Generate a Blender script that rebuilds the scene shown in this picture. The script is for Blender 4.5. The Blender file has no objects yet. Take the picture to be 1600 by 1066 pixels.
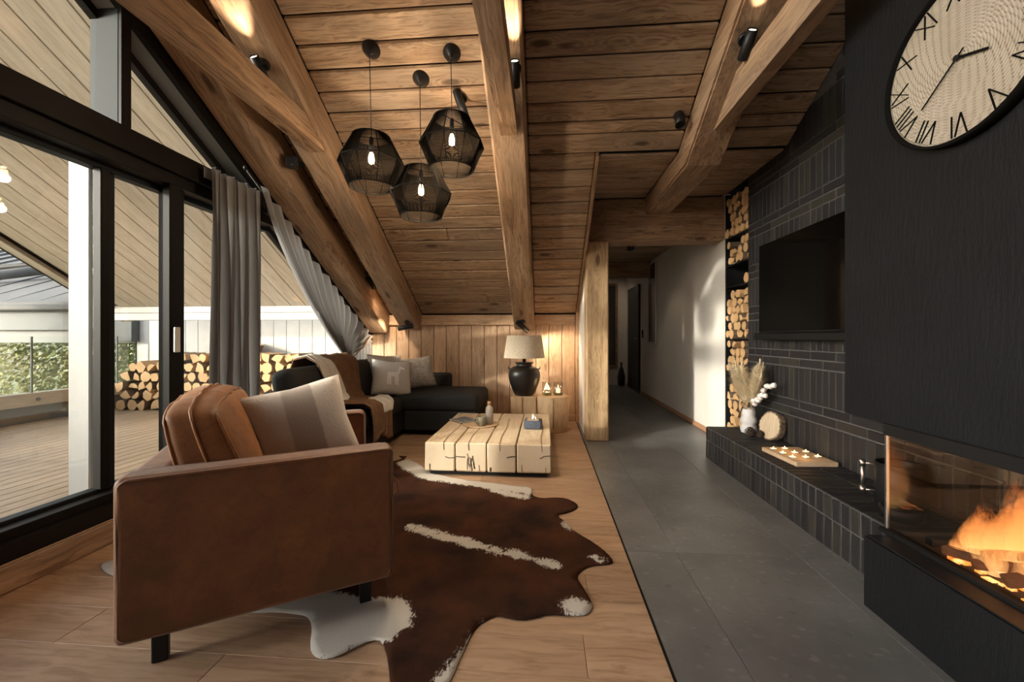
import bpy, bmesh, math, random
from mathutils import Vector, Matrix, Euler
from mathutils.geometry import delaunay_2d_cdt

random.seed(7)
R = math.radians
SC = bpy.context.scene
COL = SC.collection

# ------------------------------------------------------------------ camera
cam_d = bpy.data.cameras.new('camera')
cam_d.sensor_width = 36.0
cam_d.lens = 633.0 / 1600.0 * 36.0
cam_d.shift_y = -7.0 / 1600.0
cam_d.clip_start = 0.02
cam_o = bpy.data.objects.new('camera', cam_d)
cam_o.location = (0, 0, 1.10)
cam_o.rotation_euler = (R(90), 0, math.atan(50.0 / 633.0))
COL.objects.link(cam_o)
SC.camera = cam_o

# ------------------------------------------------------------------ light
SUN_DIR = Vector((1.0, 0.77, -0.29)).normalized()
world = bpy.data.worlds.new('world')
SC.world = world
world.use_nodes = True
wn = world.node_tree
wn.nodes.clear()
w_out = wn.nodes.new('ShaderNodeOutputWorld')
w_bg = wn.nodes.new('ShaderNodeBackground')
w_sky = wn.nodes.new('ShaderNodeTexSky')
w_sky.sky_type = 'NISHITA'
w_sky.sun_disc = False
w_sky.sun_elevation = R(14)
w_sky.sun_rotation = R(239)
w_sky.dust_density = 2.5
w_sky.air_density = 0.8
w_hs = wn.nodes.new('ShaderNodeHueSaturation')
w_hs.inputs['Saturation'].default_value = 0.45
wn.links.new(w_sky.outputs[0], w_hs.inputs['Color'])
wn.links.new(w_hs.outputs[0], w_bg.inputs[0])
w_bg.inputs[1].default_value = 0.95
wn.links.new(w_bg.outputs[0], w_out.inputs[0])

sun_d = bpy.data.lights.new('sun', 'SUN')
sun_d.energy = 4.2
sun_d.angle = R(2.2)
sun_d.color = (1.0, 0.90, 0.76)
sun_o = bpy.data.objects.new('sun', sun_d)
sun_o.rotation_euler = SUN_DIR.to_track_quat('-Z', 'Y').to_euler()
sun_o.location = (-9, -6, 6)
COL.objects.link(sun_o)

vs = SC.view_settings
vs.view_transform = 'Standard'
vs.look = 'None'
vs.exposure = 0.25
vs.gamma = 1.0
vs.use_curve_mapping = False
SC.cycles.max_bounces = 8
SC.cycles.diffuse_bounces = 5
SC.cycles.transparent_max_bounces = 24
SC.cycles.sample_clamp_indirect = 6.0
SC.cycles.use_denoising = True

WARM = (1.0, 0.78, 0.54)

# ------------------------------------------------------------------ materials
class NB:
    def __init__(s, name):
        s.m = bpy.data.materials.new(name)
        s.m.use_nodes = True
        s.t = s.m.node_tree
        s.n = s.t.nodes
        s.b = s.n['Principled BSDF']
        s.o = s.n['Material Output']

    def add(s, typ, **kw):
        nd = s.n.new(typ)
        for k, v in kw.items():
            setattr(nd, k, v)
        return nd

    def link(s, a, b):
        s.t.links.new(a, b)

    def val(s, sock, v):
        if hasattr(v, 'is_output'):
            s.link(v, sock)
        else:
            sock.default_value = v

    def math(s, op, a, b=0.0, clamp=False):
        nd = s.add('ShaderNodeMath', operation=op, use_clamp=clamp)
        s.val(nd.inputs[0], a)
        s.val(nd.inputs[1], b)
        return nd.outputs[0]

    def mix(s, f, a, b, mode='MIX'):
        nd = s.add('ShaderNodeMix', data_type='RGBA', blend_type=mode)
        s.val(nd.inputs[0], f)
        for i, c in ((6, a), (7, b)):
            if hasattr(c, 'is_output'):
                s.link(c, nd.inputs[i])
            else:
                nd.inputs[i].default_value = (c[0], c[1], c[2], 1)
        return nd.outputs[2]

    def ramp(s, f, stops):
        nd = s.add('ShaderNodeValToRGB')
        e = nd.color_ramp.elements
        while len(e) < len(stops):
            e.new(0.5)
        for el, (p, c) in zip(e, stops):
            el.position = p
            el.color = (c, c, c, 1) if isinstance(c, (int, float)) else (c[0], c[1], c[2], 1)
        s.val(nd.inputs[0], f)
        return nd.outputs[0]

    def coords(s, rand=True, kind='Object'):
        tc = s.add('ShaderNodeTexCoord')
        if not rand:
            return tc.outputs[kind]
        oi = s.add('ShaderNodeObjectInfo')
        s.rnd = oi.outputs['Random']
        mu = s.add('ShaderNodeVectorMath', operation='SCALE')
        mu.inputs[0].default_value = (31.0, 17.0, 23.0)
        s.link(oi.outputs['Random'], mu.inputs['Scale'])
        ad = s.add('ShaderNodeVectorMath', operation='ADD')
        s.link(tc.outputs[kind], ad.inputs[0])
        s.link(mu.outputs[0], ad.inputs[1])
        return ad.outputs[0]

    def scaled(s, vec, sc):
        nd = s.add('ShaderNodeVectorMath', operation='MULTIPLY')
        s.link(vec, nd.inputs[0])
        nd.inputs[1].default_value = sc
        return nd.outputs[0]

    def noise(s, vec, scale, detail=4, rough=0.55, dist=0.0):
        nd = s.add('ShaderNodeTexNoise')
        if vec is not None:
            s.link(vec, nd.inputs['Vector'])
        nd.inputs['Scale'].default_value = scale
        nd.inputs['Detail'].default_value = detail
        nd.inputs['Roughness'].default_value = rough
        nd.inputs['Distortion'].default_value = dist
        return nd.outputs[0]

    def voro(s, vec, scale, feature='F1', out='Distance'):
        nd = s.add('ShaderNodeTexVoronoi', feature=feature)
        if vec is not None:
            s.link(vec, nd.inputs['Vector'])
        nd.inputs['Scale'].default_value = scale
        return nd.outputs[out]

    def bump(s, h, strength=0.3, dist=0.01):
        nd = s.add('ShaderNodeBump')
        s.link(h, nd.inputs['Height'])
        nd.inputs['Strength'].default_value = strength
        nd.inputs['Distance'].default_value = dist
        s.link(nd.outputs[0], s.b.inputs['Normal'])

    def base(s, c):
        if hasattr(c, 'is_output'):
            s.link(c, s.b.inputs['Base Color'])
        else:
            s.b.inputs['Base Color'].default_value = (c[0], c[1], c[2], 1)

    def rough(s, r):
        s.val(s.b.inputs['Roughness'], r)


def m_plain(name, c, rough=0.5, metal=0.0, var=0.0, nscale=6.0, bump=0.0, bscale=60.0, spec=0.5):
    q = NB(name)
    col = c
    v = q.coords(True)
    if var > 0:
        f = q.noise(v, nscale, 5)
        lo = tuple(x * (1 - var) for x in c)
        hi = tuple(min(1, x * (1 + var)) for x in c)
        col = q.mix(q.ramp(f, [(0.3, 0.0), (0.7, 1.0)]), lo, hi)
    q.base(col)
    q.rough(rough)
    q.b.inputs['Metallic'].default_value = metal
    q.b.inputs['Specular IOR Level'].default_value = spec
    if bump > 0:
        q.bump(q.noise(v, bscale, 4), bump, 0.004)
    return q.m


def m_wood(name, c_lo, c_hi, c_dark, grain=9.0, rough=0.6, bump=0.35, knots=0.7, objvar=0.35, patch=0.35, grey=(0.2, 0.17, 0.14), contrast=0.6):
    """grain runs along local X"""
    q = NB(name)
    v = q.coords(True)
    wob = q.noise(q.scaled(v, (1.2, 3.0, 3.0)), 2.0, 2)
    kd = q.voro(q.scaled(v, (1.9, 5.6, 5.6)), 1.0)
    if knots > 0:
        wob = q.math('ADD', wob, q.math('MULTIPLY', q.ramp(kd, [(0.0, 1.0), (0.45, 0.0)]), 0.55))
    g1v = q.add('ShaderNodeVectorMath', operation='ADD')
    cmb = q.add('ShaderNodeCombineXYZ')
    w2 = q.math('MULTIPLY', wob, 0.10)
    q.link(w2, cmb.inputs[1])
    q.link(w2, cmb.inputs[2])
    q.link(v, g1v.inputs[0])
    q.link(cmb.outputs[0], g1v.inputs[1])
    gv = g1v.outputs[0]
    g1 = q.noise(q.scaled(gv, (0.7, grain, grain)), 2.2, 6, 0.6, 0.4)
    g2 = q.noise(q.scaled(gv, (1.6, grain * 5, grain * 5)), 2.0, 4, 0.6)
    big = q.noise(q.scaled(v, (0.8, 2.0, 2.0)), 1.3, 3)
    col = q.mix(q.ramp(g1, [(0.36, 0.0), (0.62, 1.0)]), c_lo, c_hi)
    col = q.mix(q.math('MULTIPLY', q.ramp(g2, [(0.47, 0.0), (0.66, 1.0)]), contrast), col, c_dark)
    col = q.mix(q.math('MULTIPLY', q.ramp(big, [(0.45, 0.0), (0.7, 1.0)]), patch), col, grey)
    if knots > 0:
        k = q.ramp(kd, [(0.08, 1.0), (0.17, 0.0)])
        ring = q.ramp(kd, [(0.17, 0.0), (0.21, 0.8), (0.25, 0.0), (0.29, 0.5), (0.34, 0.0)])
        col = q.mix(q.math('MULTIPLY', k, knots), col, tuple(x * 0.55 for x in c_dark))
        col = q.mix(q.math('MULTIPLY', ring, knots * 0.6), col, c_dark)
    hsv = q.add('ShaderNodeHueSaturation')
    q.link(col, hsv.inputs['Color'])
    vv = q.math('ADD', q.math('MULTIPLY', q.rnd, objvar), 1.0 - objvar / 2)
    q.link(vv, hsv.inputs['Value'])
    q.base(hsv.outputs[0])
    q.rough(rough)
    q.b.inputs['Specular IOR Level'].default_value = 0.35
    q.bump(q.math('ADD', g1, q.math('MULTIPLY', g2, 0.6)), bump, 0.006)
    return q.m


def m_emit(name, c, s):
    q = NB(name)
    q.base((0, 0, 0))
    q.b.inputs['Emission Color'].default_value = (c[0], c[1], c[2], 1)
    q.b.inputs['Emission Strength'].default_value = s
    return q.m


def m_glass(name, tint=(0.95, 0.97, 0.96), refl=0.05):
    q = NB(name)
    q.n.remove(q.b)
    tr = q.add('ShaderNodeBsdfTransparent')
    tr.inputs[0].default_value = (*tint, 1)
    gl = q.add('ShaderNodeBsdfGlossy')
    gl.inputs['Roughness'].default_value = 0.01
    lw = q.add('ShaderNodeLayerWeight')
    lw.inputs[0].default_value = 0.5
    p5 = q.math('POWER', lw.outputs['Facing'], 5.0)
    f = q.math('ADD', q.math('MULTIPLY', p5, 0.9), refl, True)
    mx = q.add('ShaderNodeMixShader')
    q.link(f, mx.inputs[0])
    q.link(tr.outputs[0], mx.inputs[1])
    q.link(gl.outputs[0], mx.inputs[2])
    q.link(mx.outputs[0], q.o.inputs[0])
    return q.m


M = {}
M['ceil'] = m_wood('ceiling_wood', (0.27, 0.172, 0.103), (0.41, 0.288, 0.19), (0.11, 0.062, 0.036), 8, 0.7, 0.5, 0.9, 0.34, 0.55, (0.23, 0.185, 0.145), 0.75)
M['beam'] = m_wood('beam_wood', (0.25, 0.152, 0.087), (0.39, 0.255, 0.158), (0.12, 0.064, 0.036), 6, 0.7, 0.6, 0.85, 0.15, 0.6, (0.20, 0.155, 0.115), 0.75)
M['wallwood'] = m_wood('wall_board_wood', (0.50, 0.325, 0.20), (0.62, 0.43, 0.285), (0.28, 0.155, 0.085), 8, 0.6, 0.3, 0.6, 0.18, 0.12)
M['post'] = m_wood('post_wood', (0.36, 0.235, 0.128), (0.50, 0.345, 0.195), (0.17, 0.092, 0.043), 7, 0.6, 0.5, 0.8, 0.1, 0.1)
M['floorwood'] = m_wood('oak_floor', (0.345, 0.218, 0.138), (0.44, 0.295, 0.198), (0.22, 0.13, 0.075), 6, 0.42, 0.08, 0.5, 0.22, 0.15, (0.33, 0.21, 0.13))
M['tablewood'] = m_wood('pale_oak', (0.58, 0.455, 0.32), (0.68, 0.56, 0.41), (0.45, 0.325, 0.20), 7, 0.6, 0.2, 0.25, 0.06, 0.2, (0.58, 0.44, 0.29))
M['stump'] = m_wood('stump_wood', (0.55, 0.37, 0.21), (0.66, 0.48, 0.30), (0.38, 0.22, 0.11), 7, 0.65, 0.3, 0.3, 0.1, 0.2, (0.45, 0.3, 0.18))
M['crack'] = m_plain('dark_crack', (0.035, 0.022, 0.014), 0.9)
M['soffit'] = m_wood('soffit_wood', (0.42, 0.355, 0.28), (0.50, 0.43, 0.35), (0.33, 0.27, 0.205), 5, 0.6, 0.12, 0.15, 0.12, 0.1, (0.5, 0.4, 0.3))
M['deck'] = m_wood('deck_wood', (0.33, 0.238, 0.155), (0.41, 0.305, 0.21), (0.20, 0.138, 0.088), 10, 0.55, 0.3, 0.1, 0.16, 0.3, (0.33, 0.27, 0.21))
M['whiteboard'] = m_plain('white_painted_boards', (0.55, 0.535, 0.50), 0.6, var=0.06, bump=0.1)
M['white'] = m_plain('white_wall', (0.66, 0.63, 0.59), 0.75, var=0.05, nscale=2.0, bump=0.05, bscale=120)
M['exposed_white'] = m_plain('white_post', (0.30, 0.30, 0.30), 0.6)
M['black'] = m_plain('black_metal', (0.009, 0.009, 0.010), 0.45, var=0.1, spec=0.3)
M['cage'] = m_plain('black_wire', (0.006, 0.0055, 0.005), 0.9, spec=0.05)
M['thread'] = m_plain('black_thread', (0.006, 0.005, 0.004), 1.0, spec=0.0)
M['blackmatt'] = m_plain('black_matt', (0.006, 0.006, 0.006), 0.7, spec=0.2)
M['frame'] = m_plain('window_frame_dark', (0.010, 0.0085, 0.008), 0.5, spec=0.12)
M['frameblue'] = m_plain('window_gasket', (0.014, 0.018, 0.022), 0.55, spec=0.12)
M['reveal'] = m_plain('window_reveal_grey', (0.026, 0.031, 0.034), 0.7, spec=0.3)
M['reveal_lifted'] = m_plain('sloping_reveal_lifted', (0.20, 0.215, 0.225), 0.6)  # grey reveal colour lightened here to make up for its unlit underside
M['steel'] = m_plain('brushed_steel', (0.55, 0.54, 0.52), 0.28, 1.0)
M['plaster'] = None
M['mortar'] = m_plain('grey_mortar', (0.080, 0.078, 0.077), 0.9, var=0.2, nscale=20, bump=0.3)
M['leather'] = None
M['velvet'] = m_plain('charcoal_fabric', (0.021, 0.022, 0.024), 0.75, var=0.25, nscale=5, bump=0.15, bscale=250, spec=0.3)
M['curtain'] = None
M['linen'] = m_plain('linen_shade', (0.62, 0.53, 0.41), 0.8, var=0.15, nscale=60, bump=0.3, bscale=180)
M['darkpot'] = m_plain('black_ceramic', (0.014, 0.012, 0.011), 0.38, var=0.4, nscale=8, bump=0.15, bscale=30)
M['ceramic'] = m_plain('white_ceramic', (0.62, 0.61, 0.62), 0.5)
M['bottle'] = m_plain('grey_stone_bottle', (0.36, 0.33, 0.30), 0.6, var=0.1)
M['cork'] = m_plain('cork', (0.42, 0.24, 0.13), 0.8, var=0.15, nscale=40)
M['mug'] = m_plain('green_grey_mug', (0.16, 0.15, 0.105), 0.5, var=0.4, nscale=20)
M['tissuebox'] = m_plain('blue_woven', (0.055, 0.068, 0.10), 0.7, var=0.3, nscale=60, bump=0.4, bscale=90)
M['paper'] = m_plain('white_paper', (0.8, 0.79, 0.77), 0.8)
M['glass'] = m_glass('window_glass')
M['jar'] = m_glass('jar_glass', (0.93, 0.93, 0.92), 0.07)
M['fireglass'] = m_glass('fire_glass', (0.90, 0.86, 0.82), 0.06)
M['bulb'] = m_emit('bulb_glow', (1.0, 0.66, 0.32), 45.0)
M['lens'] = m_emit('spot_lens', (1.0, 0.78, 0.5), 9.0)
M['candle'] = m_emit('candle_flame', (1.0, 0.55, 0.18), 9.0)
M['wax'] = None
M['fairy'] = m_emit('fairy_light', (1.0, 0.72, 0.34), 14.0)
M['ember'] = None
M['skin'] = None
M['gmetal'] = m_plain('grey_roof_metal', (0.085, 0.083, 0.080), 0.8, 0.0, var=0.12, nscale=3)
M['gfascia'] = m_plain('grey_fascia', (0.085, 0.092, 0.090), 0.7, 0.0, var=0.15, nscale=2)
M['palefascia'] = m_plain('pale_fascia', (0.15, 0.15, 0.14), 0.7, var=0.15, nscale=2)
M['bark'] = m_plain('bark', (0.16, 0.115, 0.08), 0.9, var=0.5, nscale=18, bump=0.6, bscale=40)
M['pampas'] = m_plain('pampas', (0.88, 0.74, 0.54), 0.9, var=0.2)
M['stalk'] = m_plain('dry_stalk', (0.28, 0.2, 0.11), 0.8)
M['cotton'] = m_plain('cotton', (0.78, 0.75, 0.74), 0.9, bump=0.3, bscale=60)
M['cone'] = m_plain('pine_cone', (0.06, 0.04, 0.028), 0.8, var=0.3, nscale=40)
M['moss'] = m_plain('moss', (0.05, 0.07, 0.02), 0.9, var=0.4, nscale=60)
M['tray'] = m_wood('tray_wood', (0.48, 0.33, 0.21), (0.58, 0.42, 0.28), (0.34, 0.22, 0.13), 8, 0.6, 0.15, 0.2, 0.1, 0.1)
M['leaf'] = m_plain('leaves', (0.16, 0.19, 0.055), 0.7, var=0.5, nscale=1.5)
M['leaf2'] = m_plain('pale_leaves', (0.48, 0.46, 0.22), 0.7, var=0.4, nscale=1.5)
M['ground'] = m_plain('grass_ground', (0.16, 0.17, 0.07), 0.9, var=0.4, nscale=1.0)
M['orange_trim'] = m_plain('oak_skirting', (0.42, 0.22, 0.12), 0.5)
M['darkdoor'] = m_plain('black_door', (0.012, 0.011, 0.011), 0.45)
M['mirror'] = m_plain('dark_mirror', (0.10, 0.10, 0.10), 0.08, 0.6)


def special():
    # dark plaster
    q = NB('dark_plaster')
    v = q.coords(False)
    n = q.noise(q.scaled(v, (40, 40, 9)), 1.6, 5, 0.65)
    n2 = q.noise(v, 2.0, 4)
    q.base(q.mix(q.ramp(n2, [(0.3, 0.0), (0.7, 1.0)]), (0.0058, 0.0064, 0.0078), (0.0090, 0.0099, 0.0118)))
    q.rough(0.62)
    q.b.inputs['Specular IOR Level'].default_value = 0.2
    q.bump(n, 0.55, 0.006)
    M['plaster'] = q.m
    # bricks: colour differs brick by brick
    q = NB('charred_brick')
    v = q.coords(True)
    r = q.rnd
    c = q.ramp(r, [(0.0, (0.015, 0.014, 0.016)), (0.35, (0.021, 0.018, 0.019)), (0.55, (0.021, 0.020, 0.023)), (0.75, (0.029, 0.026, 0.024)), (1.0, (0.036, 0.033, 0.027))])
    n = q.noise(v, 14, 5)
    q.base(q.mix(q.ramp(n, [(0.35, 0.0), (0.8, 0.5)]), c, (0.015, 0.014, 0.015)))
    q.rough(0.6)
    q.b.inputs['Specular IOR Level'].default_value = 0.3
    q.bump(q.noise(v, 45, 5), 0.4, 0.004)
    M['brick'] = q.m
    # leather
    for nm, a, b_, cc in (('leather', (0.115, 0.041, 0.0125), (0.205, 0.078, 0.024), (0.080, 0.028, 0.010)), ('leather_cushion', (0.20, 0.070, 0.015), (0.35, 0.135, 0.030), (0.13, 0.042, 0.011))):
        q = NB(nm)
        v = q.coords(True)
        n1 = q.noise(v, 4.0, 6, 0.62)
        n2 = q.noise(v, 30, 6, 0.6, 0.6)
        c = q.mix(q.ramp(n1, [(0.38, 0.0), (0.64, 1.0)]), a, b_)
        c = q.mix(q.math('MULTIPLY', q.ramp(n2, [(0.45, 0.0), (0.75, 1.0)]), 0.5), c, cc)
        q.base(c)
        q.rough(q.ramp(n2, [(0.2, 0.42), (0.8, 0.6)]))
        q.b.inputs['Sheen Weight'].default_value = 0.15
        q.bump(q.math('ADD', q.voro(v, 160), q.math('MULTIPLY', n2, 1.5)), 0.12, 0.003)
        M[nm] = q.m
    # curtain
    q = NB('grey_curtain')
    v = q.coords(False)
    wv = q.noise(q.scaled(v, (60, 60, 300)), 2.0, 2)
    c = q.mix(wv, (0.23, 0.228, 0.23), (0.30, 0.297, 0.30))
    q.base(c)
    q.rough(0.9)
    tl = q.add('ShaderNodeBsdfTranslucent')
    tl.inputs[0].default_value = (0.38, 0.378, 0.38, 1)
    mx = q.add('ShaderNodeMixShader')
    mx.inputs[0].default_value = 0.32
    q.link(q.b.outputs[0], mx.inputs[1])
    q.link(tl.outputs[0], mx.inputs[2])
    q.link(mx.outputs[0], q.o.inputs[0])
    q.bump(wv, 0.15, 0.002)
    M['curtain'] = q.m
    # stone floor
    q = NB('grey_stone')
    v = q.coords(True)
    n = q.noise(v, 3.0, 5)
    wv = q.add('ShaderNodeVectorMath', operation='ADD')
    nz = q.add('ShaderNodeTexNoise')
    q.link(v, nz.inputs['Vector'])
    nz.inputs['Scale'].default_value = 30
    nz.inputs['Detail'].default_value = 5
    q.link(v, wv.inputs[0])
    q.link(q.scaled(nz.outputs['Color'], (0.035, 0.035, 0.035)), wv.inputs[1])
    vv = q.scaled(wv.outputs[0], (1, 1.7, 1))
    sp = q.voro(vv, 22, 'F1', 'Color')
    spd = q.voro(vv, 22)
    ss = q.add('ShaderNodeSeparateColor')
    q.link(sp, ss.inputs[0])
    c = q.mix(q.ramp(n, [(0.3, 0.0), (0.7, 1.0)]), (0.112, 0.112, 0.114), (0.185, 0.184, 0.184))
    body = q.ramp(spd, [(0.0, 1.0), (0.25, 0.8), (0.42, 0.0)])
    fl = q.math('MULTIPLY', q.ramp(ss.outputs[0], [(0.5, 0.0), (0.95, 1.0)]), body)
    c = q.mix(q.math('MULTIPLY', fl, 0.42), c, (0.30, 0.297, 0.288))
    fd = q.math('MULTIPLY', q.ramp(ss.outputs[1], [(0.8, 0.0), (0.97, 1.0)]), body)
    c = q.mix(q.math('MULTIPLY', fd, 0.55), c, (0.075, 0.073, 0.072))
    n3 = q.noise(v, 90, 5, 0.7)
    c = q.mix(q.math('MULTIPLY', q.ramp(n3, [(0.4, 0.0), (0.7, 1.0)]), 0.35), c, (0.11, 0.107, 0.104))
    q.base(c)
    q.rough(0.42)
    q.bump(n3, 0.08, 0.002)
    M['stone'] = q.m
    # log ends
    q = NB('log_end')
    v = q.coords(True)
    tc = q.coords(False)
    n = q.noise(v, 22, 4)
    sx = q.add('ShaderNodeSeparateXYZ')
    q.link(tc, sx.inputs[0])
    rr = q.math('SQRT', q.math('ADD', q.math('MULTIPLY', sx.outputs[1], sx.outputs[1]), q.math('MULTIPLY', sx.outputs[2], sx.outputs[2])))
    rg = q.math('SINE', q.math('ADD', q.math('MULTIPLY', rr, 700.0), q.math('MULTIPLY', n, 6.0)))
    c = q.mix(q.math('MULTIPLY', q.ramp(rg, [(0.0, 0.0), (1.0, 1.0)]), 0.35), (0.60, 0.38, 0.19), (0.46, 0.26, 0.11))
    c = q.mix(q.ramp(n, [(0.58, 0.0), (0.72, 0.7)]), c, (0.25, 0.11, 0.045))
    q.base(c)
    q.rough(0.8)
    M['logend'] = q.m
    # cowhide
    q = NB('cowhide')
    at = q.add('ShaderNodeAttribute', attribute_name='white')
    v = q.coords(False)
    n1 = q.noise(v, 9, 6, 0.7)
    n2 = q.noise(q.scaled(v, (60, 26, 30)), 2.0, 4, 0.7)
    d = q.math('ADD', at.outputs['Fac'], q.math('ADD', q.math('MULTIPLY', q.math('SUBTRACT', n1, 0.5), 0.20), q.math('MULTIPLY', q.math('SUBTRACT', n2, 0.5), 0.17)))
    f = q.ramp(d, [(0.49, 0.0), (0.515, 1.0)])
    nb = q.noise(v, 3.5, 5, 0.6)
    br = q.mix(q.ramp(nb, [(0.35, 0.0), (0.7, 1.0)]), (0.016, 0.006, 0.0035), (0.075, 0.025, 0.010))
    br = q.mix(q.math('MULTIPLY', n2, 0.25), br, (0.03, 0.011, 0.006))
    q.base(q.mix(f, br, (0.52, 0.50, 0.47)))
    q.rough(0.85)
    q.b.inputs['Specular IOR Level'].default_value = 0.15
    q.bump(n2, 0.3, 0.004)
    M['hide'] = q.m
    # fur pillow with diagonal bands
    q = NB('taupe_fur')
    v = q.coords(False)
    sx = q.add('ShaderNodeSeparateXYZ')
    q.link(v, sx.inputs[0])
    n = q.noise(v, 90, 5, 0.7)
    s_ = q.math('ADD', sx.outputs[0], q.math('MULTIPLY', sx.outputs[1], -0.12))
    s_ = q.math('ADD', s_, q.math('MULTIPLY', n, 0.012))
    s_ = q.math('ADD', q.math('MULTIPLY', s_, 2.2), 0.5)
    c = q.ramp(s_, [(0.0, (0.58, 0.53, 0.49)), (0.40, (0.58, 0.53, 0.49)), (0.42, (0.38, 0.33, 0.30)), (0.69, (0.38, 0.33, 0.30)), (0.71, (0.68, 0.63, 0.59)), (1.0, (0.68, 0.63, 0.59))])
    q.base(q.mix(q.math('MULTIPLY', n, 0.3), c, (0.5, 0.45, 0.41)))
    q.rough(0.95)
    q.bump(n, 0.7, 0.006)
    M['fur'] = q.m
    q = NB('grey_fur')
    v = q.coords(False)
    n = q.noise(v, 40, 6, 0.75, 1.0)
    q.base(q.mix(q.ramp(n, [(0.35, 0.0), (0.65, 1.0)]), (0.24, 0.225, 0.215), (0.66, 0.64, 0.61)))
    q.rough(0.95)
    q.bump(n, 1.0, 0.02)
    M['greyfur'] = q.m
    q = NB('knit')
    v = q.coords(False)
    a = q.add('ShaderNodeTexChecker')
    q.link(v, a.inputs[0])
    a.inputs['Scale'].default_value = 70
    q.base(q.mix(a.outputs['Fac'], (0.60, 0.575, 0.55), (0.45, 0.43, 0.41)))
    q.rough(0.9)
    q.bump(a.outputs['Fac'], 0.3, 0.003)
    M['knit'] = q.m
    M['knitwhite'] = m_plain('knit_white', (0.80, 0.78, 0.76), 0.9, bump=0.4, bscale=150)
    M['throw'] = m_plain('brown_throw', (0.145, 0.075, 0.038), 0.9, var=0.2, nscale=20, bump=0.4, bscale=120)
    M['throwwhite'] = m_plain('white_fleece', (0.55, 0.52, 0.48), 0.95, var=0.08, nscale=40, bump=0.6, bscale=90)
    # clock face: woven rope in rings
    q = NB('woven_face')
    v = q.coords(False)
    sx = q.add('ShaderNodeSeparateXYZ')
    q.link(v, sx.inputs[0])
    X_, Y_ = sx.outputs[0], sx.outputs[1]
    rr = q.math('SQRT', q.math('ADD', q.math('MULTIPLY', X_, X_), q.math('MULTIPLY', Y_, Y_)))
    th = q.math('ARCTAN2', Y_, X_)
    ringf = q.math('MULTIPLY', rr, 105.0)
    idx = q.math('FLOOR', ringf)
    fr = q.math('FRACT', ringf)
    per = q.math('MULTIPLY', q.math('ADD', idx, 0.5), 1.9)
    ph = q.math('ADD', q.math('MULTIPLY', th, q.math('ROUND', per)), q.math('MULTIPLY', fr, 2.2))
    tw = q.math('SINE', ph)
    dot = q.math('MULTIPLY', q.ramp(tw, [(0.55, 0.0), (0.95, 1.0)]), q.ramp(fr, [(0.0, 1.0), (0.3, 0.25), (0.7, 0.1), (1.0, 1.0)]))
    n = q.noise(v, 7, 4)
    c = q.mix(q.ramp(n, [(0.3, 0.0), (0.7, 1.0)]), (0.40, 0.345, 0.275), (0.47, 0.42, 0.35))
    q.base(q.mix(q.math('MULTIPLY', dot, 0.9), c, (0.12, 0.06, 0.035)))
    q.rough(0.85)
    q.bump(q.math('SUBTRACT', q.ramp(fr, [(0.0, 0.0), (0.5, 1.0), (1.0, 0.0)]), dot), 0.5, 0.004)
    M['woven'] = q.m
    # tea-light wax with the flame's glow put in as emission
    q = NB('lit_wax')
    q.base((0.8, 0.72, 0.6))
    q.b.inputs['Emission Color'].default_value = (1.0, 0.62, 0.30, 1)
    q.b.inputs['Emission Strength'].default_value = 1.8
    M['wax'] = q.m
    # flame: gets thinner and redder towards the tip (local z 0..1)
    q = NB('flame')
    q.n.remove(q.b)
    tc = q.add('ShaderNodeTexCoord')
    sx = q.add('ShaderNodeSeparateXYZ')
    q.link(tc.outputs['Object'], sx.inputs[0])
    h = sx.outputs[2]
    n = q.noise(q.scaled(tc.outputs['Object'], (14, 14, 4)), 1.5, 5, 0.6, 0.8)
    col = q.ramp(q.math('ADD', h, q.math('MULTIPLY', n, 0.2)), [(0.05, (1.0, 0.62, 0.26)), (0.4, (1.0, 0.40, 0.11)), (1.0, (0.95, 0.22, 0.045))])
    em = q.add('ShaderNodeEmission')
    q.link(col, em.inputs[0])
    st = q.math('MULTIPLY', q.ramp(h, [(0.0, 1.0), (1.0, 0.4)]), 2.7)
    q.link(st, em.inputs[1])
    tr = q.add('ShaderNodeBsdfTransparent')
    lw = q.add('ShaderNodeLayerWeight')
    lw.inputs[0].default_value = 0.5
    edge = q.math('SUBTRACT', 1.0, lw.outputs['Facing'], True)
    al = q.math('MULTIPLY', q.math('POWER', edge, 1.3), q.ramp(q.math('ADD', q.math('MULTIPLY', h, 0.7), q.math('MULTIPLY', n, 0.6)), [(0.3, 0.8), (0.85, 0.0)]))
    mx = q.add('ShaderNodeMixShader')
    q.link(al, mx.inputs[0])
    q.link(tr.outputs[0], mx.inputs[1])
    q.link(em.outputs[0], mx.inputs[2])
    q.link(mx.outputs[0], q.o.inputs[0])
    M['flame'] = q.m
    q = NB('ember')
    v = q.coords(False)
    n = q.noise(v, 26, 4)
    q.base((0.03, 0.02, 0.015))
    q.link(q.ramp(n, [(0.35, (0.05, 0.01, 0.002)), (0.5, (0.9, 0.25, 0.04)), (0.68, (1.0, 0.62, 0.24))]), q.b.inputs['Emission Color'])
    q.b.inputs['Emission Strength'].default_value = 2.2
    M['ember'] = q.m
    # table end grain
    q = NB('oak_end_grain')
    v = q.coords(True)
    tc = q.coords(False)
    sx = q.add('ShaderNodeSeparateXYZ')
    q.link(tc, sx.inputs[0])
    n = q.noise(v, 8, 4)
    yy = q.math('ADD', sx.outputs[1], 0.02)
    rr = q.math('SQRT', q.math('ADD', q.math('MULTIPLY', yy, yy), q.math('MULTIPLY', sx.outputs[2], sx.outputs[2])))
    rg = q.math('SINE', q.math('ADD', q.math('MULTIPLY', rr, 420.0), q.math('MULTIPLY', n, 5.0)))
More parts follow.
